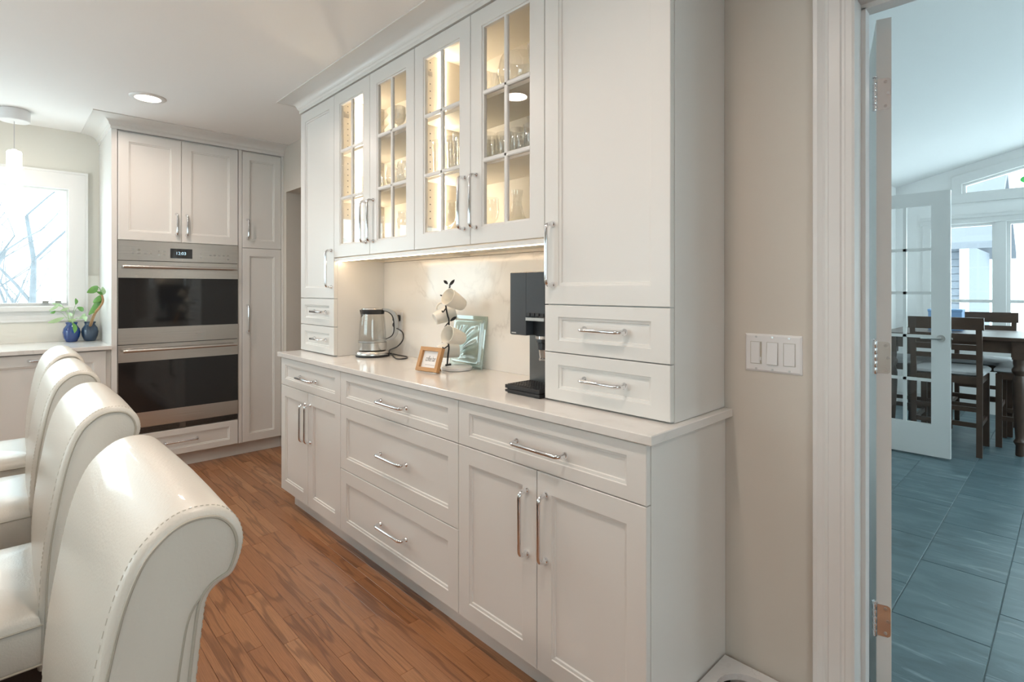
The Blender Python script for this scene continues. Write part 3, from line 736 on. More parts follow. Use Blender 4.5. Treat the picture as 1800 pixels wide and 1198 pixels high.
# ================================================================== ON THE COFFEE BAR
# ---- kettle
kx, ky = -2.700, 1.492; zc = ZC+.0005
kt = thing('kettle', 'glass electric kettle with steel base and curved steel handle', 'kettle', (kx, ky, zc))
MB().lathe([(.089, zc), (.092, zc+.003), (.092, zc+.009), (.088, zc+.010)], 40, (kx, ky, 0)).build('foot', 'black', kt, 40)
MB().lathe([(.088, zc+.010), (.091, zc+.012), (.091, zc+.026), (.086, zc+.032), (.07, zc+.034)], 40, (kx, ky, 0)).build('power_base', 'steel', kt, 40)
MB().lathe([(.074, zc+.037), (.077, zc+.039), (.0775, zc+.080), (.074, zc+.082)], 40, (kx, ky, 0)).build('heater_band', 'steel', kt, 40)
MB().lathe([(.0755, zc+.081), (.079, zc+.083), (.079, zc+.088), (.0745, zc+.089)], 40, (kx, ky, 0)).build('collar', 'nickel', kt, 40)
MB().lathe([(.0745, zc+.089), (.0735, zc+.12), (.069, zc+.19), (.062, zc+.246), (.060, zc+.246), (.067, zc+.19), (.0715, zc+.12), (.072, zc+.09)], 40, (kx, ky, 0), cap0=False, cap1=False).build('glass_jar', 'kglass', kt, 50)
hd = VR.copy()
b = MB(); b.lathe([(.0625, zc+.235), (.064, zc+.238), (.064, zc+.258), (.060, zc+.262)], 36, (kx, ky, 0))
s0 = Vector((kx, ky, zc))-hd*.060
b.rings([[s0+hd*.012+VF*.018+VU*.258, s0+hd*.012-VF*.018+VU*.258, s0-hd*.012+VU*.258], [s0+hd*.016+VF*.014+VU*.236, s0+hd*.016-VF*.014+VU*.236, s0-hd*.004+VU*.215]])
b.build('rim_spout', 'black', kt, 40)
MB().lathe([(.061, zc+.2615), (.060, zc+.267), (.03, zc+.270), (.0, zc+.2705)], 36, (kx, ky, 0), cap1=False).build('lid', 'steel', kt, 40)
def hp(a, z): return Vector((kx, ky, zc+z))+hd*a
outer = smooth_curve([hp(.040, .268), hp(.080, .266), hp(.118, .252), hp(.138, .222), hp(.144, .18), hp(.142, .14), hp(.131, .109), hp(.108, .092), hp(.078, .082)], 5)
inner_ = smooth_curve([hp(.040, .253), hp(.078, .248), hp(.103, .232), hp(.115, .208), hp(.119, .175), hp(.118, .140), hp(.110, .120), hp(.095, .108), hp(.076, .099)], 5)
def ribbon(c0, c1, wd):
    bb = MB(); R = []
    for p, q in zip(c0, c1): R.append([p+VF*wd, p-VF*wd, q-VF*wd, q+VF*wd])
    return bb.rings(R)
mid = [p*.25+q*.75 for p, q in zip(outer, inner_)]
h_ = ribbon(outer, mid, .013).build('handle', 'steel', kt, 40); ribbon([p*.98+q*.02 for p, q in zip(mid, inner_)], inner_, .012).build('grip', 'black', h_, 40)
b = MB(); b.box(-2.725, -2.624, YW-.018, YW-.0125, 1.036, 1.160, .001)
op = b.build('wall_outlet', 'white_plastic'); tag(op, 'white outlet plate on the backsplash behind the kettle', 'outlet')
for z in (1.075, 1.122): MB().box(-2.692, -2.657, YW-.020, YW-.0178, z-.017, z+.017, .0008).build('socket', 'white_plastic', op)
b = MB(); b.box(-2.672, -2.636, YW-.050, YW-.0205, 1.106, 1.142, .004); b.build('plug', 'black', kt)
px = Vector((-2.652, YW-.045, 1.110))
cord = [px, px+Vector((0, -.012, -.03)), onY(707, 583, 1.57), onY(708, 597, 1.55), onY(698, 609, 1.53), onY(685, 615, 1.515)]
cord += [Vector((kx, ky, zc+.012))+hd*.092+VF*.01]
b = MB(); b.tube(smooth_curve(cord, 6), .0036, 8)
g0 = onZ(686, 621, zc+.004); loop = [Vector((kx, ky, zc+.008))+hd*.09-VF*.012, g0, onZ(701, 624, zc+.004), onZ(716, 627, zc+.004), onZ(712, 630, zc+.004), onZ(697, 630, zc+.004), onZ(691, 625, zc+.004), onZ(689, 621.5, zc+.006)]
b.tube(smooth_curve(loop, 5), .0036, 8); b.build('power_cord', 'black', kt, 50)

# ---- mug tree and mugs
mt_ = thing('mug_tree', 'black branch shaped mug tree on a round white base', 'mug tree', (-1.975, 1.525, zc))
MB().lathe([(.066, zc), (.070, zc+.003), (.070, zc+.013), (.067, zc+.016), (.0, zc+.016)], 40, (-1.975, 1.525, 0), cap1=False).build('base', 'marble', mt_, 40)
T = 2.475
stem = [at(786, 641, T), at(787.8, 622, T), at(789, 611, T), at(788, 600, T), at(789, 580, T), at(789, 562, T), at(787, 555, T), at(784.5, 543, T), at(784, 534, T), at(788, 515, T), at(791, 502, T)]
b = MB(); b.tube(smooth_curve(stem, 5), .0038, 8); b.tube([at(783, 641.5, T), at(793, 640, T)], .005, 8)
for p, q, r_ in (((788,530),(779,521),(774,518.5)), ((789,566),(783,573),(781,577)), ((784,541),(779,548),(777,546)), ((789,606),(781,612),(778,610))):
    b.tube(smooth_curve([at(*p, T), at(*q, T-.02), at(*r_, T-.03)], 4), .003, 7)
b.build('branch', 'black', mt_, 50)
def leaf_mesh(b, base, tip, wd, side, th=.0012, fold=.25):
    base = Vector(base); tip = Vector(tip); d = tip-base; L = d.length; s_ = d.cross(side).normalized(); n_ = s_.cross(d).normalized()
    top = []; bot = []
    K = 6
    for i in range(K+1):
        f = i/K; wv = wd*math.sin(math.pi*min(1, f*.93+.05))**.8; c_ = base+d*f+n_*math.sin(math.pi*f)*L*.10
        top.append([c_-s_*wv+n_*wv*fold, c_, c_+s_*wv+n_*wv*fold]); bot.append([p-n_*th for p in top[-1]])
    vs_ = [p for r in top for p in r]+[p for r in bot for p in r]; fs = []; o_ = 3*(K+1)
    for i in range(K):
        for j in range(2):
            a = 3*i+j; fs.append((a, a+1, a+4, a+3)); fs.append((o_+a+3, o_+a+4, o_+a+1, o_+a))
        for j, k in ((0, 3), (5, 2)): a = 3*i+j if j == 0 else 3*i+5; c_ = 3*i+3 if j == 0 else 3*i+2; fs.append((a, c_, o_+c_, o_+a))
    b.add(vs_, fs)
for base, tip in (((789.5,502),(799,491)), ((787,499),(780,492.5)), ((791.5,564),(802.5,556))):
    b = MB(); leaf_mesh(b, at(*base, T), at(*tip, T-.005), .007, VF); b.build('leaf', 'black', mt_, 60)
def mug(label, pos, axis, roll, hang):
    axis = axis.normalized(); up = Vector((0,0,1)); s_ = axis.cross(up).normalized(); u_ = s_.cross(axis)
    t = thing('mug', label, 'mug', pos, 0, 'white mugs on the mug tree')
    mtx = Matrix((s_, u_, axis)).transposed()
    b = MB(); b.lathe([(.020, .003), (.024, 0), (.027, .001), (.029, .006), (.036, .05), (.0405, .094), (.0412, .097), (.0395, .0975), (.038, .095), (.0335, .05), (.0265, .008), (.0, .006)], 36, pos, mtx, cap0=True, cap1=False); b.build('cup', 'ceramic', t, 50)
    b = MB(); pts = []
    for i in range(11):
        q = math.radians(-80+16*i); pts.append(Vector((0, .034+.026*math.cos(q), .05+.026*math.sin(q))))
    hv = VF if roll == 0 else VU
    rot = Matrix.Rotation(math.atan2(hv.dot(u_), hv.dot(s_))-R90, 3, Vector((0,0,1)))
    b.tube([mtx @ (rot @ p)+Vector(pos) for p in pts], .0045, 8); b.build('handle', 'ceramic', t, 60)
mug('white mug at the top of the mug tree, its mouth open toward the kettle', at(813, 536, 2.452), -VR*.62+VU*.42-VF*.66, 0, 0)
mug('white mug hanging second on the mug tree with its base showing', at(764, 560.5, 2.50), VR*.86+VU*.36+VF*.42, 1, 0)
mug('white mug low on the mug tree, its mouth open above the picture frame', at(813, 595, 2.452), -VR*.64+VU*.27-VF*.70, 0, 0)
mug('white mug lowest on the mug tree, half behind the picture frame', at(769, 618, 2.505), VR*.90+VU*.10+VF*.40, 1, 0)

# ---- little picture frame
fc = Vector((-1.995, 1.378, zc)); rz = math.radians(10)
pf = thing('picture_frame', 'small honey wood frame with a handwritten coffee sign', 'picture frame', tuple(fc))
lean = math.radians(20)
MT = Matrix.Translation(fc) @ Matrix.Rotation(rz, 4, 'Z') @ Matrix.Rotation(-lean, 4, 'X')
def fp(p, q, d): return MT @ Vector((p, -d, q))
W_, H_ = .066, .112
b = MB(); frame_ring(b, rect(-W_, W_, .002, H_), rect(-W_+.017, W_-.017, .019, H_-.017), 0, .020, lambda p, q, d: fp(p, q, d)); b.build('frame', 'oak', pf)
b = MB(); b.rings([[fp(p, q, d) for p, q in rect(-W_+.010, W_-.010, .012, H_-.010)] for d in (.003, .007)]); b.build('card', 'paper', pf)
b = MB(); b.rings([[fp(p, q, d) for p, q in ((-.01, .012), (.01, .012), (.006, .095), (-.006, .095))] for d in (-.001, .001)])
b = MB(); b.rings([[fp(-.012, .09, 0), fp(.012, .09, 0), fp(.012, .086, -.002), fp(-.012, .086, -.002)], [MT.to_3x3() @ Vector((-.012, 0, 0))+fc+Vector((.0, .062, 0)), MT.to_3x3() @ Vector((.012, 0, 0))+fc+Vector((0, .062, 0)), MT.to_3x3() @ Vector((.012, 0, 0))+fc+Vector((0, .060, 0)), MT.to_3x3() @ Vector((-.012, 0, 0))+fc+Vector((0, .060, 0))]]); b.build('easel_back', 'oak', pf)
text_mesh('lettering', 'coffee bar', .0235, 'ink', pf, MT @ Matrix.Translation((0, -.0074, .060)) @ Matrix.Rotation(R90, 4, 'X') @ Matrix.Diagonal((.72, 1.5, 1, 1)), shear=.28, extrude=.0001, space=.92)
b = MB(); b.rings([[fp(p, q, d) for p, q in rect(-.026, .032, .0325, .0333)] for d in (.0071, .0074)]); b.build('lettering_line', 'ink', pf)

# ---- pressed glass plate leaning on the backsplash
gp = MB(); N = 30; x0, wd = -2.130, .246; yb, yt = 1.600, 1.634; vs_ = []; 
for side in (0, 1):
    for i in range(N+1):
        for j in range(N+1):
            p, q = i/N, j/N; e = min(p, 1-p, q, 1-q)
            z = zc+.001+q*.244; y = yb+(yt-yb)*q; d = 0
            if e < .09: d = -.006
            elif e < .14: d = .004
            else:
                r_ = math.hypot(p-.2, q-.15); th = math.atan2(q-.15, p-.2); d = .0035*math.sin(th*16+r_*9)*min(1, (e-.14)*8)
            y -= (.010+d) if side == 0 else 0
            vs_.append((x0+p*wd, y, z))
fs = []; K = N+1
for i in range(N):
    for j in range(N):
        a = i*K+j; fs.append((a, a+K, a+K+1, a+1)); a += K*K; fs.append((a, a+1, a+K+1, a+K))
for i in range(N):
    for A, B in (((i*K), (i+1)*K), (i*K+N, (i+1)*K+N), (i, i+1), (N*K+i, N*K+i+1)): fs.append((A, B, B+K*K, A+K*K))
gp.add(vs_, fs)
tag(gp.build('glass_plate', 'gshade', smooth=45), 'square sea green pressed glass plate leaning on the backsplash', 'plate')

# ---- coffee machine
cx0, cx1 = -1.418, -1.248
cm = thing('coffee_machine', 'tall black coffee machine half hidden by the tower cabinet', 'coffee machine', ((cx0+cx1)/2, 1.45, zc))
b = MB(); b.box(cx0, cx0+.080, 1.338, 1.60, 1.122, 1.348, .003); b.box(cx0+.081, cx1, 1.338, 1.60, 1.188, 1.348, .003); b.build('head', 'blackgloss', cm)
MB().box(cx0+.081, cx1, 1.375, 1.60, 1.122, 1.188).build('brew_recess', 'black', cm)
MB().box(cx0+.082, cx1, 1.334, 1.338, 1.176, 1.187).build('trim_strip', 'nickel', cm)
for i in range(4):
    xx = cx0+.088+i*.022; MB().box(xx, xx+.014, 1.334, 1.338, 1.191, 1.203, .001).build('button', 'black', cm)
MB().box(cx0+.003, cx1-.003, 1.435, 1.60, zc+.03, 1.122).build('column', 'gunmetal', cm)
sx, sy = cx0+.128, 1.385
b = MB(); b.lathe([(.030, 1.112), (.031, 1.108), (.031, 1.100), (.026, 1.098), (.026, 1.075), (.023, 1.073)], 24, (sx, sy, 0)); b.build('filter_holder', 'black', cm, 40)
b = MB(); b.lathe([(.033, 1.122), (.033, 1.112)], 24, (sx, sy, 0)); b.lathe([(.022, 1.073), (.019, 1.045), (.021, 1.043), (.021, 1.036), (.014, 1.034)], 24, (sx, sy, 0)); b.build('spout', 'chrome', cm, 40)
ty0 = 1.312
b = MB(); b.box(cx0, cx1, ty0, 1.435, zc+.004, zc+.013, .001); b.box(cx0, cx1, ty0, 1.60, zc+.017, zc+.030, .001); b.box(cx0+.006, cx1-.006, ty0+.006, 1.60, zc, zc+.02); b.build('drip_tray', 'black', cm)
b = MB()
for i in range(13): xx = cx0+.008+i*.0125; b.box(xx, xx+.004, ty0+.006, 1.432, zc+.0295, zc+.0325)
for i in range(9): yy = ty0+.008+i*.0135; b.box(cx0+.006, cx1-.004, yy, yy+.003, zc+.0295, zc+.032)
b.build('drip_grid', 'black', cm)
MB().box(cx0+.008, cx0+.030, 1.3368, 1.338, 1.128, 1.132).build('badge', 'nickel', cm)

# ---- glassware on the shelves
def ware(name, label, cat, prof, x, y, z, grp, n=28, flute=None):
    b = MB(); b.lathe(prof, n, (x, y, z), cap0=True, cap1=False, flute=flute)
    return tag(b.build(name, 'crystal' if flute else 'ware', smooth=0 if flute else 50), label, cat, grp)
P_tumbler = [(.026, 0), (.029, .002), (.031, .03), (.035, .125), (.0345, .126), (.033, .124), (.029, .03), (.027, .010), (0, .009)]
P_wine = [(.034, 0), (.034, .002), (.006, .006), (.004, .03), (.004, .075), (.012, .083), (.034, .11), (.041, .145), (.036, .20), (.0345, .20), (.039, .145), (.032, .112), (.010, .087), (0, .085)]
P_stemless = [(.022, 0), (.026, .002), (.042, .035), (.046, .062), (.036, .118), (.0345, .118), (.044, .062), (.040, .036), (.024, .007), (0, .006)]
P_coupe = [(.035, 0), (.035, .002), (.005, .006), (.004, .09), (.008, .095), (.052, .155), (.0505, .156), (.006, .099), (0, .098)]
P_bowl = [(.035, 0), (.04, .003), (.055, .03), (.083, .085), (.094, .14), (.091, .141), (.080, .088), (.05, .035), (.03, .012), (0, .010)]
P_fish = [(.03, 0), (.035, .002), (.075, .035), (.090, .080), (.078, .135), (.070, .152), (.069, .152), (.076, .134), (.087, .080), (.072, .037), (.03, .007), (0, .006)]
cut = lambda q, z: 1+.06*math.sin(q*12+z*60)*(1 if z > .01 else .2)
NTH = ['nearest', 'second from', 'third from', 'fourth from', 'fifth from', 'sixth from']
SB, SM, STP = 1.4785, SH[0]+.0095, SH[1]+.0095
for i, (x, y) in enumerate([(-2.64, 1.50), (-2.51, 1.42), (-2.51, 1.57)]): ware('coupe_glass', 'wide coupe glass on the top shelf, %s the kettle tower' % NTH[i], 'glass', P_coupe, x, y, STP, 'coupe glasses on the top shelf')
ware('crystal_bowl', 'low cut crystal bowl on the top shelf between two cabinets', 'bowl', [(r*.62, z*.72) for r, z in P_bowl], -2.145, 1.45, STP, None, 48, cut)
for i, (x, y) in enumerate([(-2.33, 1.43), (-2.32, 1.56), (-2.235, 1.53)]): ware('crystal_goblet', 'small cut crystal goblet on the top shelf, %s the kettle tower' % NTH[i], 'glass', [(r*.9, z*.75) for r, z in P_wine], x, y, STP, 'crystal goblets on the top shelf', 48, cut)
for r_, y, xs in (('front', 1.425, (-2.67, -2.565, -2.36, -2.26, -2.16)), ('back', 1.545, (-2.62, -2.51, -2.34, -2.235, -2.125))):
    for k, x in enumerate(xs): ware('stemless_glass', 'rounded stemless wine glass in the %s row, %s the kettle tower' % (r_, NTH[k]), 'glass', P_stemless, x, y, SM, 'stemless glasses on the middle shelf')
ware('crystal_bowl', 'tall fluted cut crystal bowl glowing beside the second light strip', 'bowl', P_bowl, -1.755, 1.50, STP, None, 48, cut)
ware('glass_bowl', 'plain round clear glass bowl on the top shelf', 'bowl', P_fish, -1.505, 1.47, STP, None, 40)
ware('crystal_bowl', 'cut crystal bowl on the top shelf nearest the coffee machine tower', 'bowl', [(r*.8, z) for r, z in P_bowl], -1.345, 1.46, STP, None, 48, cut)
for r_, y in (('front', 1.41), ('middle', 1.49), ('back', 1.57)):
    for k, x in enumerate((-1.95, -1.875, -1.80, -1.72)): ware('tall_tumbler', 'tall straight tumbler in the %s row, %s the second light strip' % (r_, NTH[k]), 'glass', [(r, z*1.25) for r, z in P_tumbler], x, y, SM, 'tall tumblers on the middle shelf')
for r_, y in (('front', 1.41), ('back', 1.50)):
    for k, x in enumerate((-1.30, -1.375, -1.45, -1.525, -1.60)): ware('tumbler', 'short clear tumbler in the %s row, %s the coffee machine tower' % (r_, NTH[k]), 'glass', [(r, z*.8) for r, z in P_tumbler], x, y, SM, 'short tumblers on the middle shelf')
for k, (x, y) in enumerate([(-1.32, 1.45), (-1.40, 1.52), (-1.74, 1.52), (-1.80, 1.43), (-1.93, 1.44)]): ware('wine_glass', 'stemmed wine glass on the bottom shelf, %s the coffee machine tower' % NTH[k], 'glass', P_wine, x, y, SB, 'wine glasses on the bottom shelf')
ware('decanter', 'wide based glass decanter on the bottom shelf', 'decanter', [(.07, 0), (.088, .006), (.085, .02), (.03, .10), (.018, .15), (.024, .20), (.022, .20), (.016, .15), (.027, .10), (.078, .02), (.06, .01), (0, .008)], -1.53, 1.48, SB, None, 36)
for k, (x, y) in enumerate([(-2.68, 1.44), (-2.56, 1.44), (-2.33, 1.47), (-2.18, 1.47)]): ware('wine_glass', 'stemmed wine glass on the bottom shelf, %s the kettle tower' % NTH[k], 'glass', P_wine, x, y, SB, 'wine glasses in the kettle side cabinet')

# ================================================================== LIGHT SWITCH PLATE
sp = thing('switch_plate', 'white triple switch plate on the greige wall by the doorway', 'light switch', (-.617, YW, 1.039))
b = MB(); x0, x1, z0, z1 = -.698, -.536, 1.039, 1.152
b.rings([[(x0,YW,z0),(x1,YW,z0),(x1,YW,z1),(x0,YW,z1)], [(x0+.001,YW-.003,z0+.001),(x1-.001,YW-.003,z0+.001),(x1-.001,YW-.003,z1-.001),(x0+.001,YW-.003,z1-.001)], [(x0+.006,YW-.006,z0+.006),(x1-.006,YW-.006,z0+.006),(x1-.006,YW-.006,z1-.006),(x0+.006,YW-.006,z1-.006)]])
b.build('plate', 'white_plastic', sp)
for i, xc in enumerate((-.664, -.617, -.570)):
    zc2 = 1.0955; y = YW-.006
    mb = MB(); frame_ring(mb, rect(xc-.0165, xc+.0165, zc2-.0335, zc2+.0335), rect(xc-.0155, xc+.0155, zc2-.0325, zc2+.0325), y-.0006, y, FY); mb.build('switch_gap', 'thread', sp)
    if i == 0:
        MB().box(xc-.015, xc+.010, y-.0015, y, zc2-.032, zc2+.032, .0005).build('dimmer_pad', 'white_plastic', sp)
        MB().box(xc+.0115, xc+.0148, y-.0012, y, zc2-.032, zc2+.032, .0004).build('dimmer_slide', 'thread', sp); MB().box(xc+.0112, xc+.0150, y-.003, y-.001, zc2-.022, zc2-.012, .0005).build('dimmer_knob', 'white_plastic', sp)
    else:
        tb = .006 if i == 1 else .0022
        b = MB(); b.rings([[(xc-.0148,y,zc2-.032),(xc+.0148,y,zc2-.032),(xc+.0148,y,zc2+.032),(xc-.0148,y,zc2+.032)], [(xc-.0145,y-tb,zc2-.0317),(xc+.0145,y-tb,zc2-.0317),(xc+.0145,y-.0015,zc2+.0317),(xc-.0145,y-.0015,zc2+.0317)]]); b.build('rocker', 'white_plastic', sp)
    for dz in (-.0475, .0475):
        MB().tube([(xc, YW-.0055, zc2+dz), (xc, YW-.0072, zc2+dz)], .0032, 12).build('screw', 'nickel', sp)

# ================================================================== PET FEEDER in the corner by the doorway
ft = thing('pet_feeder_stand', 'low marble topped stand with round bowl holes in the wall corner', 'pet feeder', (-.56, 1.52, 0))
zt_ = .146; fx0, fy1 = -.755, YW-.017; bw, bd = .235, .235
b = MB()
for i in range(2):
    ax0 = fx0+i*bw; cxx, cyy = ax0+bw/2, fy1-bd/2; n = 40; r_ = .083
    sq = []; ci = []
    for j in range(n):
        q = 2*math.pi*j/n+math.pi/4; c_, s_ = math.cos(q), math.sin(q); k = max(abs(c_), abs(s_)); sq.append((cxx+c_/k*bw/2, cyy+s_/k*bd/2)); ci.append((cxx+c_*r_, cyy+s_*r_))
    b.rings([[(p, q, zt_-.018) for p, q in ci], [(p, q, zt_-.018) for p, q in sq], [(p, q, zt_) for p, q in sq], [(p, q, zt_) for p, q in ci]], closed=True)
b.build('marble_top', 'marble', ft)
b = MB(); x1_ = fx0+2*bw
for yy in (fy1-bd+.012, fy1-.012): b.box(fx0+.006, x1_-.006, yy-.006, yy+.006, zt_-.032, zt_-.0185)
for xx in (fx0+.012, fx0+bw, x1_-.012): b.box(xx-.006, xx+.006, fy1-bd+.012, fy1-.012, zt_-.032, zt_-.0185)
b.build('frame', 'black', ft)
for xx in (fx0+.012, x1_-.012):
    for yy in (fy1-bd+.012, fy1-.012): MB().box(xx-.007, xx+.007, yy-.007, yy+.007, 0, zt_-.019).build('leg', 'black', ft)

# ================================================================== VASES BY THE WINDOW
PV = [(.030, 0), (.034, .002), (.046, .035), (.051, .068), (.046, .095), (.033, .114), (.030, .122), (.037, .138), (.035, .139), (.028, .123), (.030, .112), (.042, .09), (.046, .066), (.032, .008), (0, .007)]
vz = ZC+.0005
va = thing('vase', 'blue glazed vase with pale trailing leaves, on the window counter', 'vase', (-4.935, .352, vz))
MB().lathe(PV, 32, (-4.935, .352, vz), cap1=False).build('body', 'vase', va, 50)
vb = thing('vase', 'dark blue vase with a tan stem and broad leaves, beside the oven cabinet', 'vase', (-4.93, .455, vz))
MB().lathe(PV, 32, (-4.93, .455, vz), cap1=False).build('body', 'vase2', vb, 50)
def lf(u, v, t): return at(u, v, t)
tA, tB = 3.75, 3.70
root = Vector((-4.935, .352, vz+.11))
for i, (u, v, u2, v2, wdt, m_) in enumerate([(133,535,133,524,.012,'leaf'), (136,540,147,546,.016,'leaf'), (121,563,134,562,.012,'leaf_pale'), (97,546,88,550,.012,'leaf'), (112,558,84,567,.015,'leaf_pale'), (128,567,131,585,.016,'leaf'), (110,538,92,533,.010,'leaf_pale'), (120,541,106,546,.010,'leaf_pale'), (104,534,86,546,.010,'leaf_pale'), (145,557,152,563,.016,'leaf_pale'), (140,560,150,551,.014,'leaf_pale'), (126,556,119,549,.010,'leaf_pale')]):
    p, q = lf(u, v, tA-.02+.03*math.sin(i*2.1)), lf(u2, v2, tA-.03+.03*math.sin(i*1.3))
    b = MB(); leaf_mesh(b, p, q, wdt, VF); s_ = b.build('leaf', m_, va, 60)
    b = MB(); b.tube(smooth_curve([root, (root+p)/2+VU*.03, p], 4), .0014, 5); b.build('stalk', 'leaf_pale', va, 60)
rb = Vector((-4.93, .455, vz+.10))
b = MB(); trunk = smooth_curve([rb, lf(166, 552, tB), lf(175, 540, tB), lf(181, 529, tB), lf(179, 518, tB)], 5); b.tube(trunk, [.010-.004*i/len(trunk) for i in range(len(trunk))], 8); b.build('stem', 'stem', vb, 60)
for u, v, u2, v2, wdt, m_ in ((178,518,153,514,.024,'leaf'), (177,519,181,504,.020,'leaf_pale'), (177,521,156,553,.026,'leaf'), (176,519,164,532,.022,'leaf'), (179,519,170,512,.014,'leaf')):
    p, q = lf(u, v, tB), lf(u2, v2, tB-.04)
    if (u2, v2) == (153, 514): p = lf(172, 503, tB-.02)
    b = MB(); leaf_mesh(b, p, q, wdt, VF); b.build('leaf', m_, vb, 60)
b = MB(); b.tube(smooth_curve([lf(178, 520, tB), lf(176, 508, tB-.01), lf(171, 503, tB-.02)], 4), .002, 6); b.build('stalk', 'leaf', vb, 60)

# ================================================================== COUNTER STOOLS
PROF = [(.040,.54),(.041,.60),(.042,.66),(.044,.72),(.050,.79),(.061,.865),(.072,.925),(.084,.970),(.099,1.003),(.118,1.024),(.138,1.036),(.161,1.039),(.184,1.033),(.201,1.015),(.208,.991),(.204,.968),(.195,.951),(.178,.943),(.169,.931),(.165,.906),(.160,.86),(.155,.80),(.150,.72),(.144,.62),(.140,.54)]
def stool(label):
    wd = .430; xn = -.675; xf = xn-wd
    t = thing('counter_stool', label, 'stool', ((xn+xf)/2, -.08, 0), 0, 'scroll back stools along the island')
    pr = [Vector((p, q, 0)) for p, q in PROF]; cv = smooth_curve(pr, 4); n = len(cv)
    nor = []
    for i in range(n):
        d = (cv[min(i+1, n-1)]-cv[max(i-1, 0)]).normalized(); nor.append(Vector((-d.y, d.x, 0)))   # outward = left of travel
    def sec(x, ins, z0=.54):
        return [(x, p.x-nn.x*ins, p.y-nn.y*ins) for p, nn in zip(cv, nor)]
    secs = [(xn, .0115), (xn-.0015, .007), (xn-.005, .0028), (xn-.011, .0005), (xn-.018, 0), (xn-.12, -.002), ((xn+xf)/2, -.003), (xf+.12, -.002), (xf+.018, 0), (xf+.011, .0005), (xf+.005, .0028), (xf+.0015, .007), (xf, .0115)]
    b = MB(); b.rings([sec(x, i) for x, i in secs]); bk = b.build('backrest', 'leather', t, 55)
    for x in (xn+.0004, xf-.0004):
        MB().tube([Vector(p) for p in sec(x, .0105)], .0018, 6).build('welt', 'thread', bk, 60)
        MB().tube(smooth_curve([Vector((x, .168, .948)), Vector((x, .150, .925)), Vector((x, .141, .88)), Vector((x, .132, .80)), Vector((x, .124, .70)), Vector((x, .118, .56))], 4), .0012, 6).build('side_seam', 'thread', bk, 60)
    b = MB()
    for x, si in ((xn-.011, -1), (xf+.011, 1)):      # stitching along the edge
        s_ = sec(x, .0004)
        for i in range(0, n-1):
            p, q = Vector(s_[i]), Vector(s_[i+1]); m_ = (q-p); k = max(1, int(m_.length/.0085))
            for j in range(k):
                a = p+m_*((j+.2)/k); c_ = p+m_*((j+.75)/k); b.tube([a, c_], .0006, 4)
    tag(b.build('stitching', 'stitch', bk), kind='stuff')
    # seat: crowned box with rounded edges
    b = MB(); R = []; y0, y1 = -.345, .120; x0, x1 = xf+.004, xn-.004
    def rr(i, z, n_=6):
        out = []; rad = max(.006, .03-i*.3)
        for cx_, cy_, a0 in ((x1-i-rad, y1-i-rad, 0), (x0+i+rad, y1-i-rad, 90), (x0+i+rad, y0+i+rad, 180), (x1-i-rad, y0+i+rad, 270)):
            for k in range(n_): q = math.radians(a0+90*k/(n_-1)); out.append((cx_+rad*math.cos(q), cy_+rad*math.sin(q), z))
        return out
    for i, z in ((.010, .548), (.002, .552), (0, .56), (0, .630), (.003, .640), (.008, .647), (.022, .656), (.05, .663), (.10, .668), (.16, .670)): R.append(rr(i, z))
    b.rings(R); se = b.build('seat', 'leather', t, 55)
    for i, z, r_ in ((-.0008, .630, .0019), (-.0005, .553, .0022)):
        q = rr(i, z); MB().tube([Vector(p) for p in q]+[Vector(q[0])], r_, 6).build('welt', 'thread', se, 60)
    MB().box(x0+.012, x1-.012, y0+.012, .115, .49, .5485).build('underseat_block', 'espresso', t)  # dark block added below the seat so that spot comes out dark
    for lx, ly, sx_, sy_ in ((x0+.035, y0+.035, 0, -.0), (x1-.035, y0+.035, 0, 0), (x0+.035, .085, 0, .05), (x1-.035, .085, 0, .05)):
        b = MB(); R = []
        for z, h in ((0, .014), (.25, .017), (.492, .022)):
            f = 1-z/.492; R.append([(lx-h+sx_*f, ly-h+sy_*f, z), (lx+h+sx_*f, ly-h+sy_*f, z), (lx+h+sx_*f, ly+h+sy_*f, z), (lx-h+sx_*f, ly+h+sy_*f, z)])
        b.rings(R); b.build('leg', 'espresso', t)
    for (a, c_) in (((x0+.035, y0+.035), (x1-.035, y0+.035)), ((x0+.035, y0+.035), (x0+.035, .105)), ((x1-.035, y0+.035), (x1-.035, .105))):
        b = MB()
        if a[0] == c_[0]: b.box(a[0]-.009, a[0]+.009, a[1], c_[1], .20, .235)
        else: b.box(a[0], c_[0], a[1]-.009, a[1]+.009, .20, .235)
        b.build('stretcher', 'espresso', t)
    return t
st0 = stool('cream leather scroll back stool at the end of the row, farthest from the window counter')
for dx, dy, lab in ((-.712, .008, 'cream leather scroll back stool second from the free end of the row'), (-1.398, .012, 'cream leather scroll back stool third from the free end of the row'), (-1.992, .024, 'cream leather scroll back stool nearest the window counter')):
    c_ = copy_tree(st0); c_.location.x += dx; c_.location.y += dy; c_['label'] = lab
# ---- island (outside the picture, carries the stools' row)
il = thing('kitchen_island', 'white panelled kitchen island with quartz top behind the stools', 'island', (-2.05, -.9, 0))
b = MB(); b.box(-3.45, -.65, -1.35, -.46, .10, .874); b.box(-3.38, -.72, -1.28, -.53, 0, .10); b.build('body', 'paint', il)
MB().box(-3.5, -.60, -1.40, -.17, .874, .914, .003).build('island_top', 'counter', il)
Fi = lambda u, w_, d: (-u, -.46+d, w_)
for i in range(4):
    a = .65+.70*i; panel(Fi, a+.003, a+.697, .11, .872, .07).build('panel', 'paint', il, 30)

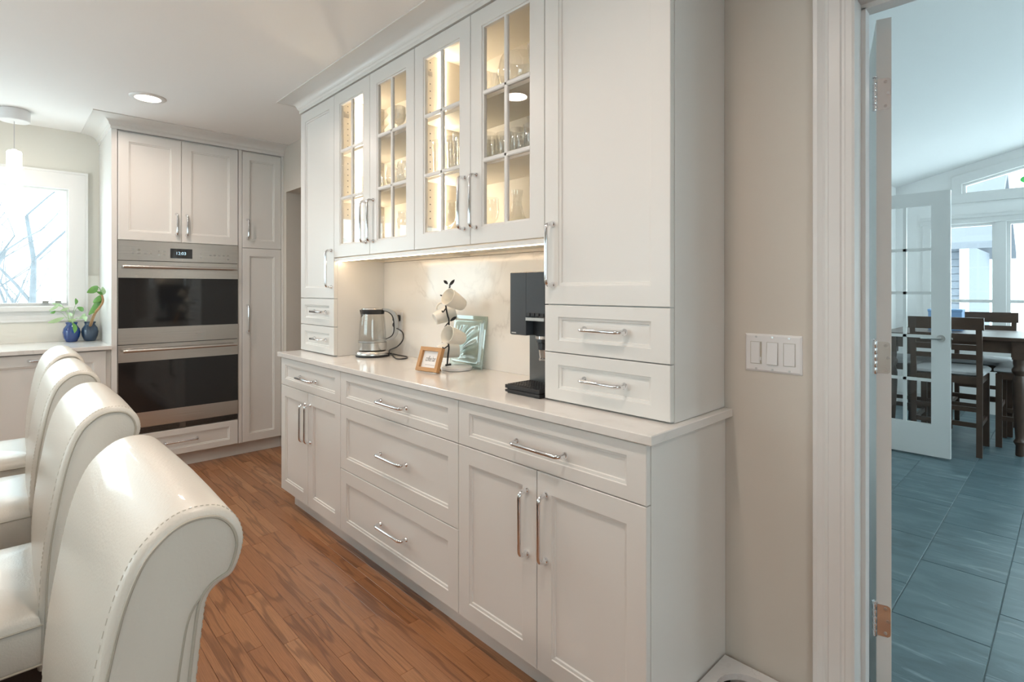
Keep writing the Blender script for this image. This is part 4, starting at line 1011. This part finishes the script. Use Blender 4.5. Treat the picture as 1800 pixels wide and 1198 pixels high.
# ================================================================== DINING FURNITURE
def dining_chair(label, x, y, rz):
    """ladder back counter chair: origin at seat centre on the floor, back toward local -y"""
    t = thing('dining_chair', label, 'chair', (x, y, 0), rz, 'dark wood ladder back chairs at the dining table')
    MTX = Matrix.Translation((x, y, 0)) @ Matrix.Rotation(rz, 4, 'Z')
    def bx(x0, x1, y0, y1, z0, z1, dy0=0, dy1=0):
        bb = MB(); vv = [(x0,y0+dy0,z0),(x1,y0+dy0,z0),(x1,y1+dy0,z0),(x0,y1+dy0,z0),(x0,y0+dy1,z1),(x1,y0+dy1,z1),(x1,y1+dy1,z1),(x0,y1+dy1,z1)]
        bb.add([MTX @ Vector(p) for p in vv], [(3,2,1,0),(4,5,6,7),(0,1,5,4),(1,2,6,5),(2,3,7,6),(3,0,4,7)]); return bb
    for s_ in (-1, 1):
        a = s_*.205; bb = bx(a-.018, a+.018, -.235, -.20, 0, .60, -.02, 0); b2 = bx(a-.018, a+.018, -.235, -.20, .60, 1.06, 0, -.05); bb.add(b2.v, b2.f); bb.build('leg', 'darkwood', t)
        bx(a-.02, a+.02, .195, .235, 0, .60).build('leg', 'darkwood', t)
        bx(a-.010, a+.010, -.22, .215, .22, .255).build('stretcher', 'darkwood', t)
        bx(a-.012, a+.012, -.22, .215, .555, .612).build('seat_rail', 'darkwood', t)
    for y_ in (-.225, .205): bx(-.205, .205, y_, y_+.022, .555, .612).build('seat_rail', 'darkwood', t)
    for y_, z in ((.205, .30), (-.225, .22), (-.225, .34)): bx(-.205, .205, y_, y_+.02, z, z+.035).build('stretcher', 'darkwood', t)
    for z0, z1 in ((.975, 1.07), (.885, .945), (.815, .860), (.745, .785)):
        o_ = -.05*(z0-.6)/.46; ww = .235 if z1 > 1 else .19
        bx(-ww, ww, -.232, -.212 if z1 < 1 else -.205, z0, z1, o_, o_-.01).build('slat', 'darkwood', t)
    bb = MB(); R = []
    for i, z in ((.012, .612), (0, .622), (0, .640), (.02, .656), (.06, .664)): R.append([MTX @ Vector(p) for p in ((-.225+i,-.20+i,z), (.225-i,-.20+i,z), (.235-i,.245-i,z), (-.235+i,.245-i,z))])
    bb.rings(R).build('seat_cushion', 'seat_grey', t, 50)
    return t
dining_chair('dark wood dining chair with its ladder back to the french door', -.715, 5.655, 0)
dining_chair('dark wood dining chair tucked under the end of the table, grey seat showing', -.22, 6.115, math.radians(90))
dining_chair('dark wood dining chair across the table, under the windows', -.605, 6.60, math.radians(180))
dining_chair('dark wood dining chair at the wall end of the table, seen through the french door', -1.12, 6.19, math.radians(-90))
tb = thing('dining_table', 'dark wood counter height dining table with turned legs', 'table', (-.70, 6.11, 0))
tx0, tx1, ty0, ty1 = -1.20, -.225, 5.62, 6.60
MB().box(tx0, tx1, ty0, ty1, .885, .915, .004).build('table_top', 'darkwood', tb)
for x0, x1, y0, y1 in ((tx0+.06, tx1-.06, ty0+.055, ty0+.077), (tx0+.06, tx1-.06, ty1-.077, ty1-.055), (tx0+.055, tx0+.077, ty0+.06, ty1-.06), (tx1-.077, tx1-.055, ty0+.06, ty1-.06)):
    MB().box(x0, x1, y0, y1, .79, .885).build('apron', 'darkwood', tb)
for lx in (tx0+.075, tx1-.075):
    for ly in (ty0+.075, ty1-.075):
        b = MB(); b.box(lx-.043, lx+.043, ly-.043, ly+.043, .745, .885)
        b.lathe([(.022, 0), (.026, .01), (.024, .08), (.036, .10), (.038, .11), (.026, .13), (.028, .16), (.043, .45), (.045, .56), (.036, .60), (.030, .62), (.046, .645), (.048, .665), (.036, .69), (.040, .71), (.040, .745)], 20, (lx, ly, 0)); b.build('leg', 'darkwood', tb, 40)
b = MB().box(-.945, -.705, 6.22, 6.40, .916, 1.10, .004)
bl = b.build('storage_box', 'blue'); tag(bl, 'pale blue box standing on the dining table', 'box')
MB().box(-.950, -.700, 6.215, 6.405, 1.085, 1.108, .004).build('lid', 'blue', bl)

# ================================================================== OUTSIDE
struct(MB().box(-60, 40, -60, -3.6, -.7, -.6), 'ground', 'snow', 'snow covered yard outside', 'ground')
struct(MB().box(-60, -5.3, -3.6, 60, -.7, -.6), 'ground_side', 'snow', 'snow covered yard beyond the kitchen window', 'ground')
struct(MB().box(-5.3, 40, 7.6, 60, -.7, -.6), 'ground_garden', 'snow', 'snow covered garden beyond the dining windows', 'ground')
struct(MB().box(2.6, 40, -3.6, 7.6, -.7, -.6), 'ground_patio', 'snow', 'snow covered ground beside the dining room', 'ground')
def bare_tree(label, x, y, h, seed):
    r_ = random.Random(seed); b = MB()
    def grow(p, d, L, rad, lev):
        pts = [p]; dd = d.copy(); rr_ = [rad]
        for i in range(4):
            dd = (dd+Vector((r_.uniform(-.18,.18), r_.uniform(-.18,.18), r_.uniform(-.05,.12)))).normalized(); pts.append(pts[-1]+dd*L/4); rr_.append(rad*(1-.16*(i+1)))
        b.tube(pts, rr_, 6 if lev < 2 else 4)
        if lev < 4:
            for k in range(4 if lev else 6):
                i = r_.choice((2, 3, 4)) if lev else r_.choice((1, 2, 3, 4)); a = r_.uniform(0, 6.28)
                nd = (dd*.55+Vector((math.cos(a), math.sin(a), r_.uniform(.0, .6)))).normalized(); grow(pts[i], nd, L*r_.uniform(.5, .7), rr_[i]*.6, lev+1)
    grow(Vector((x, y, -.6)), Vector((0, 0, 1)), h*.5, h*.012, 0)
    tag(b.build('bare_tree', 'bark', smooth=60), label, 'tree', 'bare winter trees')
bare_tree('bare snowy tree just outside the kitchen window', -9.5, -.35, 5.0, 3)
bare_tree('taller bare tree farther beyond the kitchen window', -13.0, .35, 6.5, 11)
bare_tree('small bare tree beside the kitchen window view', -11.0, -1.6, 5.0, 23)
bare_tree('bare tree opposite the coffee bar windows', -3.2, -8.0, 6.0, 31)
hs = thing('neighbour_house', 'pale grey sided house beyond the dining windows', 'house', (-5.4, 18.5, -.6))
b = MB(); b.box(-9.0, -1.75, 16, 21, -.6, 2.35); b.build('wall', 'siding', hs)
b = MB()
for i in range(17): b.box(-8.99, -1.83, 15.975, 16.0, -.55+i*.17, -.55+i*.17+.155)
b.build('siding_boards', 'siding', hs); hs.children[-1]['kind'] = 'stuff'
MB().box(-1.85, -1.70, 15.95, 16.1, -.6, 2.4).build('corner_board', 'trim', hs)
b = MB(); b.prism([(15.5, 2.2), (18.5, 4.2), (21.5, 2.2), (21.5, 2.35), (18.5, 4.4), (15.5, 2.35)], lambda p, q, t: (t, p, q), -9.3, -1.2); b.build('roof', 'roof', hs)
MB().box(-3.6, -2.8, 15.94, 15.99, .7, 1.9).build('window', 'ovenglass', hs)
